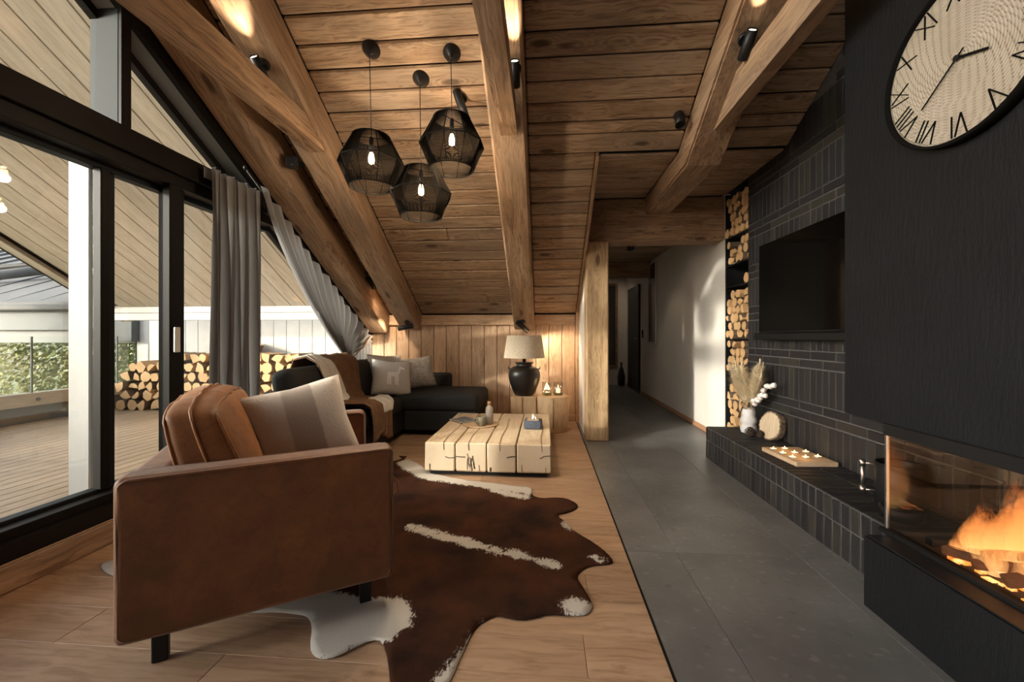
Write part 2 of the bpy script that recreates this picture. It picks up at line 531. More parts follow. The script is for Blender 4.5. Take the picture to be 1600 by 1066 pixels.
    c = q.mix(q.math('MULTIPLY', q.ramp(rg, [(0.0, 0.0), (1.0, 1.0)]), 0.25), (0.62, 0.50, 0.36), (0.52, 0.39, 0.26))
    c = q.mix(q.ramp(n, [(0.5, 0.0), (0.8, 0.4)]), c, (0.45, 0.36, 0.27))
    q.base(c)
    q.rough(0.7)
    M['endgrain'] = q.m
    # photo magazine print
    q = NB('magazine_print')
    v = q.coords(False)
    n = q.voro(v, 16, 'F1', 'Color')
    hs = q.add('ShaderNodeHueSaturation')
    q.link(n, hs.inputs['Color'])
    hs.inputs['Saturation'].default_value = 0.25
    q.base(q.mix(0.72, hs.outputs[0], (0.06, 0.065, 0.075)))
    q.rough(0.3)
    M['print'] = q.m
    # TV screen
    q = NB('tv_screen')
    q.base((0.002, 0.002, 0.002))
    q.rough(0.06)
    q.b.inputs['Specular IOR Level'].default_value = 0.3
    M['screen'] = q.m


special()

# ------------------------------------------------------------------ mesh helpers

def mesh_from(name, verts, faces, smooth=False):
    me = bpy.data.meshes.new(name)
    me.from_pydata(verts, [], faces)
    if smooth:
        me.polygons.foreach_set('use_smooth', [True] * len(me.polygons))
    me.update()
    return me


def ob(name, me, mat=None, parent=None, loc=(0, 0, 0), rot=None):
    o = bpy.data.objects.new(name, me)
    if mat is not None and me is not None:
        mats = mat if isinstance(mat, (list, tuple)) else [mat]
        if len(me.materials) == 0:
            for m_ in mats:
                me.materials.append(m_)
    o.location = loc
    if rot is not None:
        if isinstance(rot, Matrix):
            o.rotation_euler = rot.to_euler()
        else:
            o.rotation_euler = rot
    COL.objects.link(o)
    if parent is not None:
        o.parent = parent
    return o


def tag(o, label=None, cat=None, group=None, kind=None):
    if label:
        o['label'] = label
    if cat:
        o['category'] = cat
    if group:
        o['group'] = group
    if kind:
        o['kind'] = kind
    return o


def thing(name, label, cat, loc=(0, 0, 0), rotz=0.0, group=None, rot=None):
    o = bpy.data.objects.new(name, None)
    o.empty_display_size = 0.1
    o.location = loc
    o.rotation_euler = rot if rot is not None else (0, 0, rotz)
    COL.objects.link(o)
    return tag(o, label, cat, group)


def struct(name, me, mat, parent=None, loc=(0, 0, 0), rot=None):
    o = ob(name, me, mat, parent, loc, rot)
    if parent is None:
        o['kind'] = 'structure'
    return o


def copy_tree(root, loc=None, rot=None, label=None, group=None):
    r = root.copy()
    COL.objects.link(r)
    if loc is not None:
        r.location = loc
    if rot is not None:
        r.rotation_euler = rot
    if label:
        r['label'] = label
    if group:
        r['group'] = group
    for ch in list(root.children):
        c = ch.copy()
        COL.objects.link(c)
        c.parent = r
        for g in list(ch.children):
            d = g.copy()
            COL.objects.link(d)
            d.parent = c
    return r


def cbox(sx, sy, sz, ch=0.004, name='box', jit=0.0):
    """box with chamfered edges, centred"""
    hx, hy, hz = sx / 2, sy / 2, sz / 2
    ch = min(ch, hx * 0.9, hy * 0.9, hz * 0.9)
    V = []
    idx = {}
    for x in (-1, 1):
        for y in (-1, 1):
            for z in (-1, 1):
                for k in range(3):
                    p = [x * (hx - (0 if k == 0 else ch)), y * (hy - (0 if k == 1 else ch)), z * (hz - (0 if k == 2 else ch))]
                    if jit:
                        p = [a + random.uniform(-jit, jit) for a in p]
                    idx[(x, y, z, k)] = len(V)
                    V.append(p)
    F = []
    for s in (-1, 1):
        F.append([idx[(s, a, b, 0)] for a, b in ((-1, -1), (1, -1), (1, 1), (-1, 1))])
        F.append([idx[(a, s, b, 1)] for a, b in ((-1, -1), (1, -1), (1, 1), (-1, 1))])
        F.append([idx[(a, b, s, 2)] for a, b in ((-1, -1), (1, -1), (1, 1), (-1, 1))])
    for a in (-1, 1):
        for b in (-1, 1):
            F.append([idx[(-1, a, b, 1)], idx[(1, a, b, 1)], idx[(1, a, b, 2)], idx[(-1, a, b, 2)]])
            F.append([idx[(a, -1, b, 0)], idx[(a, 1, b, 0)], idx[(a, 1, b, 2)], idx[(a, -1, b, 2)]])
            F.append([idx[(a, b, -1, 0)], idx[(a, b, 1, 0)], idx[(a, b, 1, 1)], idx[(a, b, -1, 1)]])
            for c in (-1, 1):
                F.append([idx[(a, b, c, k)] for k in range(3)])
    me = mesh_from(name, V, F)
    bm = bmesh.new()
    bm.from_mesh(me)
    bmesh.ops.recalc_face_normals(bm, faces=bm.faces)
    bm.to_mesh(me)
    bm.free()
    return me


def rbox(sx, sy, sz, r=0.03, seg=3, puff=0.0, sub=0, name='rbox'):
    bm = bmesh.new()
    bmesh.ops.create_cube(bm, size=1.0)
    bmesh.ops.scale(bm, vec=(sx, sy, sz), verts=bm.verts)
    bmesh.ops.bevel(bm, geom=bm.edges[:] + bm.verts[:], offset=r, segments=seg, affect='EDGES', profile=0.5)
    if sub:
        es = [e for e in bm.edges if e.calc_length() > r * 2]
        bmesh.ops.subdivide_edges(bm, edges=es, cuts=sub, use_grid_fill=True)
    if puff:
        for v in bm.verts:
            x, y, z = v.co.x / (sx / 2), v.co.y / (sy / 2), v.co.z / (sz / 2)
            v.co.z += math.copysign(puff, z) * max(0, 1 - x * x) * max(0, 1 - y * y) * abs(z)
    bmesh.ops.recalc_face_normals(bm, faces=bm.faces)
    me = bpy.data.meshes.new(name)
    bm.to_mesh(me)
    bm.free()
    me.polygons.foreach_set('use_smooth', [True] * len(me.polygons))
    return me


def rob(name, sx, sy, sz, r, mat, parent, loc, rot=None, seg=3, puff=0.0, sub=0):
    o = ob(name, rbox(sx, sy, sz, r, seg, puff, sub, name), mat, parent, loc, rot)
    if not puff:
        md = o.modifiers.new('wn', 'WEIGHTED_NORMAL')
        md.keep_sharp = True
    return o


def lathe(prof, n=32, name='lathe', smooth=True, close_top=True, close_bot=True):
    V, F = [], []
    for r, z in prof:
        for i in range(n):
            a = 2 * math.pi * i / n
            V.append((r * math.cos(a), r * math.sin(a), z))
    for k in range(len(prof) - 1):
        for i in range(n):
            j = (i + 1) % n
            F.append((k * n + i, k * n + j, (k + 1) * n + j, (k + 1) * n + i))
    if close_bot:
        F.append(tuple(range(n - 1, -1, -1)))
    if close_top:
        b = (len(prof) - 1) * n
        F.append(tuple(range(b, b + n)))
    me = mesh_from(name, V, F, False)
    if smooth:
        me.polygons.foreach_set('use_smooth', [len(p.vertices) == 4 for p in me.polygons])
    return me


def tube_data(pts, rad, n=6, closed=False):
    pts = [Vector(p) for p in pts]
    V, F = [], []
    up = Vector((0, 0, 1))
    m = len(pts)
    for i, p in enumerate(pts):
        a = pts[(i - 1) % m] if (closed or i > 0) else p
        b = pts[(i + 1) % m] if (closed or i < m - 1) else p
        t = (b - a)
        if t.length < 1e-9:
            t = Vector((0, 0, 1))
        t.normalize()
        u = t.cross(up)
        if u.length < 1e-3:
            u = t.cross(Vector((1, 0, 0)))
        u.normalize()
        w = u.cross(t)
        rr = rad[i] if isinstance(rad, (list, tuple)) else rad
        for k in range(n):
            an = 2 * math.pi * k / n
            V.append(tuple(p + u * (rr * math.cos(an)) + w * (rr * math.sin(an))))
    for i in range(m if closed else m - 1):
        j = (i + 1) % m
        for k in range(n):
            l = (k + 1) % n
            F.append((i * n + k, i * n + l, j * n + l, j * n + k))
    if not closed:
        F.append(tuple(range(n - 1, -1, -1)))
        F.append(tuple(range((m - 1) * n, m * n)))
    return V, F


def tube(pts, rad, n=6, closed=False, name='tube'):
    V, F = tube_data(pts, rad, n, closed)
    return mesh_from(name, V, F, True)


class Acc:
    """joins many small shapes into one mesh"""
    def __init__(s):
        s.V, s.F = [], []

    def add(s, V, F):
        b = len(s.V)
        s.V += [tuple(v) for v in V]
        s.F += [tuple(i + b for i in f) for f in F]
        return s

    def tube(s, pts, r, n=5, closed=False):
        return s.add(*tube_data(pts, r, n, closed))

    def box(s, x0, x1, y0, y1, z0, z1):
        V = [(x, y, z) for x in (x0, x1) for y in (y0, y1) for z in (z0, z1)]
        F = [(0, 1, 3, 2), (4, 6, 7, 5), (0, 4, 5, 1), (2, 3, 7, 6), (0, 2, 6, 4), (1, 5, 7, 3)]
        return s.add(V, F)

    def mesh(s, name='acc', smooth=False):
        return mesh_from(name, s.V, s.F, smooth)


def prism_yz(poly, x0, x1, name='prism'):
    """polygon in (y,z), extruded along x"""
    n = len(poly)
    V = [(x0, y, z) for y, z in poly] + [(x1, y, z) for y, z in poly]
    F = [tuple(range(n)), tuple(range(2 * n - 1, n - 1, -1))]
    for i in range(n):
        j = (i + 1) % n
        F.append((i, j, n + j, n + i))
    me = mesh_from(name, V, F)
    bm = bmesh.new()
    bm.from_mesh(me)
    bmesh.ops.recalc_face_normals(bm, faces=bm.faces)
    bm.to_mesh(me)
    bm.free()
    return me


def wbox(name, x0, x1, y0, y1, z0, z1, mat, parent=None, ch=0.004, axis='x', base=(0, 0, 0), jit=0.0):
    """chamfered world-space box whose local X (grain) lies along axis"""
    cx, cy, cz = (x0 + x1) / 2 - base[0], (y0 + y1) / 2 - base[1], (z0 + z1) / 2 - base[2]
    sx, sy, sz = x1 - x0, y1 - y0, z1 - z0
    if axis == 'x':
        return ob(name, cbox(sx, sy, sz, ch, name, jit), mat, parent, (cx, cy, cz))
    if axis == 'y':
        return ob(name, cbox(sy, sx, sz, ch, name, jit), mat, parent, (cx, cy, cz), (0, 0, R(90)))
    return ob(name, cbox(sz, sy, sx, ch, name, jit), mat, parent, (cx, cy, cz), (0, R(-90), 0))


def cushion(w, h, t, n=14, pinch=0.08, name='cushion', wr=0.0):
    """pillow in local XZ plane, thickness along Y"""
    V, F = [], []
    for side in (1, -1):
        for i in range(n + 1):
            for j in range(n + 1):
                u, v = -1 + 2 * i / n, -1 + 2 * j / n
                e = (max(0, 1 - abs(u) ** 2.6) * max(0, 1 - abs(v) ** 2.6)) ** 0.45
                k = 1 - pinch * (1 - abs(u * v)) * max(abs(u), abs(v)) ** 4 * 1.0
                x = u * w / 2 * (k if abs(u) >= abs(v) else 1 - 0 * k)
                z = v * h / 2 * (k if abs(v) >= abs(u) else 1)
                y = side * t / 2 * e
                if wr:
                    y += wr * math.sin(9 * u + 3 * v) * e
                V.append((x, y, z))
    m = (n + 1) ** 2
    for s in range(2):
        for i in range(n):
            for j in range(n):
                a = s * m + i * (n + 1) + j
                q = (a, a + 1, a + n + 2, a + n + 1)
                F.append(q if s else q[::-1])
    me = mesh_from(name, V, F, True)
    bm = bmesh.new()
    bm.from_mesh(me)
    bmesh.ops.remove_doubles(bm, verts=bm.verts, dist=1e-5)
    bmesh.ops.recalc_face_normals(bm, faces=bm.faces)
    bm.to_mesh(me)
    bm.free()
    me.polygons.foreach_set('use_smooth', [True] * len(me.polygons))
    return me


def spot(name, loc, target, energy, deg=50, blend=0.6, color=WARM, size=0.03):
    d = bpy.data.lights.new(name, 'SPOT')
    d.energy = energy
    d.spot_size = R(deg)
    d.spot_blend = blend
    d.color = color
    d.shadow_soft_size = size
    o = bpy.data.objects.new(name, d)
    o.location = loc
    o.rotation_euler = (Vector(target) - Vector(loc)).to_track_quat('-Z', 'Y').to_euler()
    COL.objects.link(o)
    return o


def point(name, loc, energy, color=WARM, size=0.03, parent=None):
    d = bpy.data.lights.new(name, 'POINT')
    d.energy = energy
    d.color = color
    d.shadow_soft_size = size
    o = bpy.data.objects.new(name, d)
    o.location = loc
    COL.objects.link(o)
    if parent:
        o.parent = parent
    return o


# ------------------------------------------------------------------ room numbers
SL = 0.583                     # roof pitch (tangent)
Y_BACK, Z_BACK = 5.30, 1.384
Y_RIDGE = -0.70
ANG = math.atan(SL)


def zc(y):
    return Z_BACK + SL * (Y_BACK - y)


XL, XR = -2.31, 1.87
Z_FLAT = 2.55
Y_FLAT = Y_BACK - (Z_FLAT - Z_BACK) / SL
COSA = math.cos(ANG)
SLOPE_ROT = Matrix.Rotation(-ANG, 4, 'X')     # local y runs down the slope

# ------------------------------------------------------------------ floor
fl = struct('floor', mesh_from('floor', [(-2.9, -4, -0.02), (2.4, -4, -0.02), (2.4, 9.6, -0.02), (-2.9, 9.6, -0.02)], [(0, 1, 2, 3)]), M['blackmatt'])
yy = -0.2
row = 0
while yy < Y_BACK - 0.01:
    y1 = min(yy + 0.19, Y_BACK)
    x = XL
    first = True
    while x < 0.41:
        ln = random.uniform(0.5, 1.9) if first else 1.9
        first = False
        x1 = min(x + ln, 0.414)
        if 0.414 - x1 < 0.2:
            x1 = 0.414
        wbox('plank', x + 0.0006, x1 - 0.0006, yy + 0.0005, y1 - 0.0005, -0.016, 0, M['floorwood'], fl, 0.0012)
        x = x1
    yy = y1
    row += 1
wbox('floor_profile', 0.414, 0.422, -0.2, 4.3, -0.016, 0.001, M['frame'], fl, 0.001, 'y')
for ci, (x0, x1, off) in enumerate(((0.422, 0.670, 1.52), (0.670, 1.270, 1.52), (1.270, 1.868, 1.52))):
    y = off - 1.8
    while y < 9.4:
        wbox('tile', x0 + 0.0012, x1 - 0.0012, y + 0.0012, min(y + 1.2, 9.4) - 0.0012, -0.016, 0, M['stone'], fl, 0.001)
        y += 1.2
struct('floor', mesh_from('floor', [(-2.9, -4, -0.01), (2.4, -4, -0.01), (2.4, -0.25, -0.01), (-2.9, -0.25, -0.01)], [(0, 1, 2, 3)]), M['floorwood'])

# ------------------------------------------------------------------ ceiling
ceil = struct('ceiling', mesh_from('ceiling', [
    (-2.5, Y_BACK + .1, zc(Y_BACK + .1) + 0.03), (0.43, Y_BACK + .1, zc(Y_BACK + .1) + 0.03), (0.43, Y_RIDGE, zc(Y_RIDGE) + 0.03), (-2.5, Y_RIDGE, zc(Y_RIDGE) + 0.03),
    (0.43, Y_FLAT + .02, Z_FLAT + 0.03), (2.3, Y_FLAT + .02, Z_FLAT + 0.03), (2.3, Y_RIDGE, zc(Y_RIDGE) + 0.03),
    (0.43, 4.7, Z_FLAT + 0.03), (2.3, 4.7, Z_FLAT + 0.03),
    (-2.5, -4.2, zc(Y_RIDGE) + 0.03 - SL * 3.5), (2.3, -4.2, zc(Y_RIDGE) + 0.03 - SL * 3.5)],
    [(0, 1, 2, 3), (4, 5, 6, 2), (4, 7, 8, 5), (3, 2, 10, 9), (2, 6, 10)]), M['blackmatt'])
ROWS = [2.398, 2.54, 2.671, 2.80, 2.93, 3.058, 3.143, 3.286, 3.418, 3.568, 3.711, 3.832, 3.968, 4.107, 4.251, 4.378, 4.525, 4.665, 4.791, 4.925, 5.066, 5.285]
y = ROWS[0]
pre = []
while y > Y_RIDGE:
    w = random.choice((0.125, 0.14, 0.155, 0.135))
    y -= w
    pre.append(y)
ROWS = pre[::-1] + ROWS
BAYS = [(-2.06, -1.88), (-1.62, -0.385), (-0.125, 1.06), (1.32, 1.87)]


def slope_plank(x0, x1, ya, yb, dz, parent):
    ym = (ya + yb) / 2
    lenn = (yb - ya) / COSA - 0.004
    o = ob('plank', cbox(x1 - x0 - 0.002, lenn - 0.005, 0.030, 0.010, 'plank', 0.0010), M['ceil'], parent,
           ((x0 + x1) / 2, ym, zc(ym) + 0.014 / COSA + dz), (-ANG, 0, 0))
    return o


for i in range(len(ROWS) - 1):
    ya, yb = ROWS[i], ROWS[i + 1]
    for bi, (x0, x1) in enumerate(BAYS):
        if bi == 3 and ya > Y_FLAT - 0.02:
            continue
        if bi == 2 and ya > Y_FLAT - 0.05:
            x1 = 0.414
        segs = [(x0, x1)]
        if x1 - x0 > 0.9 and random.random() < 0.04:
            c = random.uniform(x0 + 0.3, x1 - 0.3)
            segs = [(x0, c), (c, x1)]
        for a, b in segs:
            yb2 = min(yb, Y_FLAT + 0.02) if (bi == 3 or b > 0.5) else yb
            slope_plank(a, b, ya, yb2, random.uniform(0, 0.004), ceil)
# flat part over the passage
y = Y_FLAT + 0.01
while y < 4.33:
    w = random.choice((0.11, 0.13, 0.15))
    y1 = min(y + w, 4.34)
    for x0, x1 in ((0.44, 1.06), (1.32, 1.87)):
        ob('plank', cbox(x1 - x0 - 0.002, y1 - y - 0.006, 0.026, 0.010, 'plank'), M['ceil'], ceil, ((x0 + x1) / 2, (y + y1) / 2, Z_FLAT + 0.013 + random.uniform(0, 0.003)))
    y = y1
# board closing the end of the long slope, and the cheek above it
Lc = (Y_BACK - Y_FLAT) / COSA
struct('trim_1', cbox(Lc + 0.02, 0.028, 0.075, 0.004), M['beam'], None, (0.428, (Y_BACK + Y_FLAT) / 2, zc((Y_BACK + Y_FLAT) / 2) + 0.012), (Matrix.Rotation(-ANG, 4, 'X') @ Matrix.Rotation(R(90), 4, 'Z')))
struct('wall_cheek', prism_yz([(Y_FLAT + .03, Z_FLAT + .03), (Y_BACK, Z_FLAT + .03), (Y_BACK, zc(Y_BACK) + .05), (Y_FLAT + .03, zc(Y_FLAT + .03) + .05)], 0.442, 0.455), M['wallwood'])

struct('wall_rear', mesh_from('wall_rear', [(-2.5, -4.2, 0), (2.4, -4.2, 0), (2.4, -4.2, 3.4), (-2.5, -4.2, 3.4)], [(0, 1, 2, 3)]), M['wallwood'])
struct('wall_right_rear', mesh_from('wall_right_rear', [(2.3, -4.3, 0), (2.3, 5.0, 0), (2.3, 5.0, 5.2), (2.3, -4.3, 5.2)], [(0, 1, 2, 3)]), M['plaster'])
# ------------------------------------------------------------------ rafters and ties

def rafter(x0, x1, ya, yb, depth, label):
    p = [(ya, zc(ya) + 0.02), (yb, zc(yb) + 0.02), (yb, zc(yb) - depth), (ya, zc(ya) - depth)]
    ym, zm = (ya + yb) / 2, zc((ya + yb) / 2) - depth / 2
    L = (yb - ya) / COSA
    dperp = (depth + 0.02) * COSA
    me = cbox(L, x1 - x0, dperp, 0.018, 'rafter', 0.002)
    rot = Matrix.Rotation(-ANG, 4, 'X') @ Matrix.Rotation(R(90), 4, 'Z')
    o = ob('rafter', me, M['beam'], None, ((x0 + x1) / 2, ym, zm + 0.01), rot)
    tag(o, label, 'beam', 'sloping rafters under the plank ceiling')
    return o


rafter(-2.305, -2.06, -0.6, 5.27, 0.30, 'weathered timber rafter along the top of the glass gable')
rafter(-1.88, -1.62, -0.6, 5.26, 0.255, 'weathered timber rafter passing left of the three pendant lamps')
rafter(-0.385, -0.125, -0.6, 5.27, 0.255, 'weathered timber rafter in the middle, ending above the table lamp')
# rafter 4 kinks to a level beam
pr = [(-0.6, zc(-0.6) + .02), (Y_FLAT, Z_FLAT + .02), (4.36, Z_FLAT + .02), (4.36, Z_FLAT - 0.165), (3.235, Z_FLAT - 0.165), (-0.6, zc(-0.6) - 0.255)]
pr[4] = (Y_BACK - (Z_FLAT - 0.165 + 0.255 - Z_BACK) / SL, Z_FLAT - 0.165)
me = prism_yz(pr, 1.06, 1.32, 'rafter')
bm = bmesh.new()
bm.from_mesh(me)
bmesh.ops.bevel(bm, geom=[e for e in bm.edges if abs(e.verts[0].co.x - e.verts[1].co.x) < 1e-4], offset=0.014, segments=2, affect='EDGES')
bm.to_mesh(me)
bm.free()
# give this mesh its grain along the beam: local X = world Y
me.transform(Matrix.Rotation(R(-90), 4, 'Z'))
o = ob('rafter', me, M['beam'], None, (0, 0, 0), (0, 0, R(90)))
tag(o, 'weathered timber rafter near the chimney that bends level above the passage', 'beam', 'sloping rafters under the plank ceiling')

for (x0, x1, zb, zt, yend, lab) in ((-1.78, -1.65, 2.50, 2.655, 2.97, 'horizontal timber tie beam crossing above the glass doors, leftmost tie'),
                                    (-0.305, -0.185, 2.52, 2.66, 2.85, 'horizontal timber tie beam under the middle rafter'),
                                    (1.17, 1.25, 2.525, 2.72, 2.90, 'horizontal timber tie beam beside the black chimney, rightmost tie')):
    poly = [(-0.5, zb), (yend, zb), (yend - 0.02, zb + 0.02), (yend - (zt - zb + 0.0) / SL * 0.9, zt), (-0.5, zt)]
    me = prism_yz(poly, x0, x1, 'tie_beam')
    me.transform(Matrix.Rotation(R(-90), 4, 'Z'))
    o = ob('tie_beam', me, M['beam'], None, (0, 0, 0), (0, 0, R(90)))
    tag(o, lab, 'beam', 'level tie beams')

# header over the passage and the post
o = wbox('header_beam', 0.45, 1.872, 4.36, 4.58, 2.10, 2.56, M['beam'], None, 0.012)
tag(o, 'wide weathered timber header over the passage opening', 'beam')
o = wbox('post', 0.441, 0.676, 4.295, 4.53, 0, 2.10, M['post'], None, 0.014, 'z')
tag(o, 'square pale timber post standing on the grey stone floor edge', 'post')

# ------------------------------------------------------------------ back knee wall
wb = struct('wall_back', mesh_from('wall_back', [(XL - .1, 5.33, 0), (0.46, 5.33, 0), (0.46, 5.33, 1.5), (XL - .1, 5.33, 1.5)], [(0, 1, 2, 3)]), M['blackmatt'])
x = 0.405
while x > XL - 0.05:
    x0 = x - 0.170
    wbox('board', x0 + 0.0025, x - 0.0025, 5.302, 5.326, 0.06, 1.26, M['wallwood'], wb, 0.006, 'z')
    x = x0
struct('trim_2', cbox(0.405 - XL, 0.04, 0.135, 0.005), M['wallwood'], None, ((0.405 + XL) / 2, 5.285, 1.318))
struct('baseboard_back', cbox(0.405 - XL, 0.02, 0.09, 0.004), M['wallwood'], None, ((0.405 + XL) / 2, 5.291, 0.045))
struct('trim_3', cbox(1.5, 0.1, 0.045, 0.004), M['wallwood'], None, (0.43, 5.26, 0.75), (0, R(-90), 0))
# side wall of the passage behind the post
wh = struct('wall_passage', cbox(0.05, 4.75, 2.5, 0.002), M['white'], None, (0.47, 6.95, 1.25))

# ------------------------------------------------------------------ right wall: white passage, niche, bricks
struct('wall_hall', cbox(0.06, 5.1, 2.6, 0.001), M['white'], None, (1.90, 6.915, 1.3))
wbox('baseboard_hall', 1.855, 1.869, 4.37, 9.35, 0, 0.055, M['orange_trim'], None, 0.003, 'y')['kind'] = 'structure'
struct('wall_end', cbox(1.6, 0.06, 2.6, 0.001), M['white'], None, (1.15, 9.40, 1.3))
hc = struct('ceiling_hall', cbox(1.5, 5.0, 0.03, 0.001), M['blackmatt'], None, (1.17, 7.0, 2.50))
y = 4.58
while y < 9.3:
    wbox('plank', 0.5, 1.868, y + .002, y + 0.148, 2.42, 2.445, M['ceil'], hc, 0.004, 'x', (1.17, 7.0, 2.5))
    y += 0.15
o = wbox('passage_beam', 0.5, 1.868, 7.25, 7.45, 2.15, 2.42, M['beam'], None, 0.01)
tag(o, 'timber beam across the far end of the passage', 'beam')
dr = struct('door_1', cbox(0.045, 1.0, 2.12, 0.004), M['darkdoor'], None, (1.852, 8.55, 1.06))
ob('door_handle', tube([(-0.03, -0.42, 0), (-0.06, -0.42, 0), (-0.06, -0.32, 0)], 0.009, 6), M['steel'], dr)
mr = thing('wall_mirror', 'tall glazed panel in pale frame on the white passage wall', 'mirror', (1.866, 7.14, 1.68))
ob('mirror_glass', cbox(0.012, 0.46, 1.34, 0.002), M['mirror'], mr, (-0.008, 0, 0))
for a in (-0.24, 0.24):
    ob('frame_side', cbox(0.025, 0.03, 1.4, 0.003), M['whiteboard'], mr, (-0.012, a, 0))
for a in (-0.685, 0.685):
    ob('frame_rail', cbox(0.025, 0.45, 0.03, 0.003), M['whiteboard'], mr, (-0.012, 0, a))
pf = thing('framed_mirror', 'brown framed mirror on the white end wall of the passage', 'mirror', (1.47, 9.365, 1.35))
for a in (-0.17, 0.17):
    ob('frame_side', cbox(0.05, 0.03, 1.9, 0.004), M['beam'], pf, (a, -0.016, 0))
for a in (-0.93, 0.93):
    ob('frame_rail', cbox(0.29, 0.03, 0.05, 0.004), M['beam'], pf, (0, -0.016, a))
ob('mirror_glass', cbox(0.3, 0.01, 1.82, 0.002), M['mirror'], pf, (0, -0.008, 0))
vz = ob('floor_vase', lathe([(0.03, 0), (0.075, 0.02), (0.085, 0.2), (0.05, 0.36), (0.022, 0.42), (0.022, 0.5), (0.03, 0.52)], 20), M['darkpot'], None, (1.72, 9.2, 0))
tag(vz, 'small dark bottle vase on the floor at the passage end', 'vase')
sw = thing('switch_plate', 'small dark wall switch on the passage wall beside the black door', 'switch', (1.866, 7.85, 1.15))
ob('plate', cbox(0.012, 0.08, 0.15, 0.003), M['black'], sw, (-0.006, 0, 0))
ob('rocker', cbox(0.008, 0.05, 0.05, 0.002), M['blackmatt'], sw, (-0.014, 0, 0.025))

# brick wall
Y0B, Y1B = 1.70, 3.87
wr = struct('wall_right', cbox(0.09, Y1B - (-1.0), 3.6, 0.001), M['mortar'], None, (1.9135, (Y1B - 1.0) / 2, 1.8 + 0.0))
PITCH = 0.0622
sold = {}


def brick(y0, y1, z0, z1, parent, x=1.878, t=0.03, axis='x'):
    key = (round(y1 - y0, 3), round(z1 - z0, 3), axis)
    if key not in sold:
        sold[key] = cbox(t, y1 - y0, z1 - z0, 0.0035, 'brick', 0.0012)
        sold[key].materials.append(M['brick'])
    return ob('brick', sold[key], None, parent, (x + random.uniform(-0.0015, 0.0015), (y0 + y1) / 2, (z0 + z1) / 2))


WBASE = Vector((1.9135, (Y1B - 1.0) / 2, 1.8))


def wall_brick(y0, y1, z0, z1):
    # nothing shows behind the television
    if y1 < 3.52 and z0 > 1.12 and z1 < 1.84:
        return
    if z0 > (Z_FLAT if y1 > Y_FLAT else zc(y1)) - 0.03:
        return
    if z0 > 2.4 and z1 - z0 < 0.1 and y0 < 2.25:
        return
    o = brick(y0 + 0.004, y1 - 0.004, z0 + 0.004, z1 - 0.004, wr)
    o.location = Vector(o.location) - WBASE


ST = 0.0615
z = 0.503
bands = [(0.255, 0.503, 'v'), (0.503, 0.5645, 'h'), (0.5645, 0.626, 'h')]
z = 0.626
for k in range(8):
    bands.append((z, z + 0.248, 'v'))
    bands.append((z + 0.248, z + 0.248 + ST, 'h'))
    bands.append((z + 0.248 + ST, z + 0.248 + 2 * ST, 'h'))
    z += 0.248 + 2 * ST
nb = 0
for bi, (z0, z1, kd) in enumerate(bands):
    near = 1.74 if z0 < 0.62 else 2.0
    if kd == 'v':
        y = Y1B
        while y - PITCH > near:
            wall_brick(y - PITCH, y, z0, z1)
            y -= PITCH
    else:
        y = Y1B
        first = 0.125 if bi % 2 else 0.25
        w = first
        while y - 0.1 > near:
            wall_brick(max(y - w, near), y, z0, z1)
            y -= w
            w = 0.2488

# log niche
NY0, NY1 = 3.87, 4.365
ni = struct('niche_1', cbox(0.01, NY1 - NY0, 2.6, 0.001), M['blackmatt'], None, (2.22, (NY0 + NY1) / 2, 1.3))
for yq in (NY0 + 0.006, NY1 - 0.006):
    wbox('side_panel', 1.874, 2.215, yq - 0.006, yq + 0.006, 0.0, 2.56, M['black'], ni, 0.002, 'x', (2.22, (NY0 + NY1) / 2, 1.3))
SHELF = [0.14, 0.664, 1.08, 1.605, 1.82, 2.10]
for zz in SHELF:
    wbox('shelf', 1.876, 2.213, NY0 + 0.013, NY1 - 0.013, zz - 0.012, zz, M['black'], ni, 0.002, 'x', (2.22, (NY0 + NY1) / 2, 1.3))


def log_mesh(kind, r, L):
    n = 11
    pts = []
    if kind == 0:
        pts = [(r * random.uniform(0.9, 1.0) * math.cos(2 * math.pi * i / n), r * random.uniform(0.9, 1.0) * math.sin(2 * math.pi * i / n)) for i in range(n)]
    elif kind == 1:   # half
        pts = [(r * 0.98 * math.cos(math.pi * i / 7), r * 0.98 * math.sin(math.pi * i / 7) - r * 0.4) for i in range(8)]
    elif kind == 2:   # quarter wedge
        pts = [(-r * 0.75, -r * 0.6)] + [(-r * 0.75 + 1.55 * r * math.cos(R(90) * i / 5), -r * 0.6 + 1.5 * r * math.sin(R(90) * i / 5)) for i in range(6)]
    else:             # split block
        pts = [(-0.8 * r, -0.55 * r), (0.5 * r, -0.75 * r), (0.9 * r, 0.1 * r), (0.55 * r, 0.8 * r), (-0.4 * r, 0.85 * r), (-0.9 * r, 0.2 * r)]
    pts = [(a + random.uniform(-.05, .05) * r, b + random.uniform(-.05, .05) * r) for a, b in pts]
    n = len(pts)
    V = [(-L / 2, a, b) for a, b in pts] + [(L / 2, a, b) for a, b in pts]
    F = [tuple(range(n))[::-1], tuple(range(n, 2 * n))]
    for i in range(n):
        j = (i + 1) % n
        F.append((i, j, n + j, n + i))
    me = mesh_from('log', V, F)
    me.materials.append(M['logend'])
    me.materials.append(M['bark'])
    for p in me.polygons:
        p.material_index = 0 if p.index < 2 else (1 if (kind in (0,) or (kind in (1, 2) and p.index < n)) else 0)
    return me


LOGS = [log_mesh(k % 4, 1.0, 1.0) for k in range(12)]


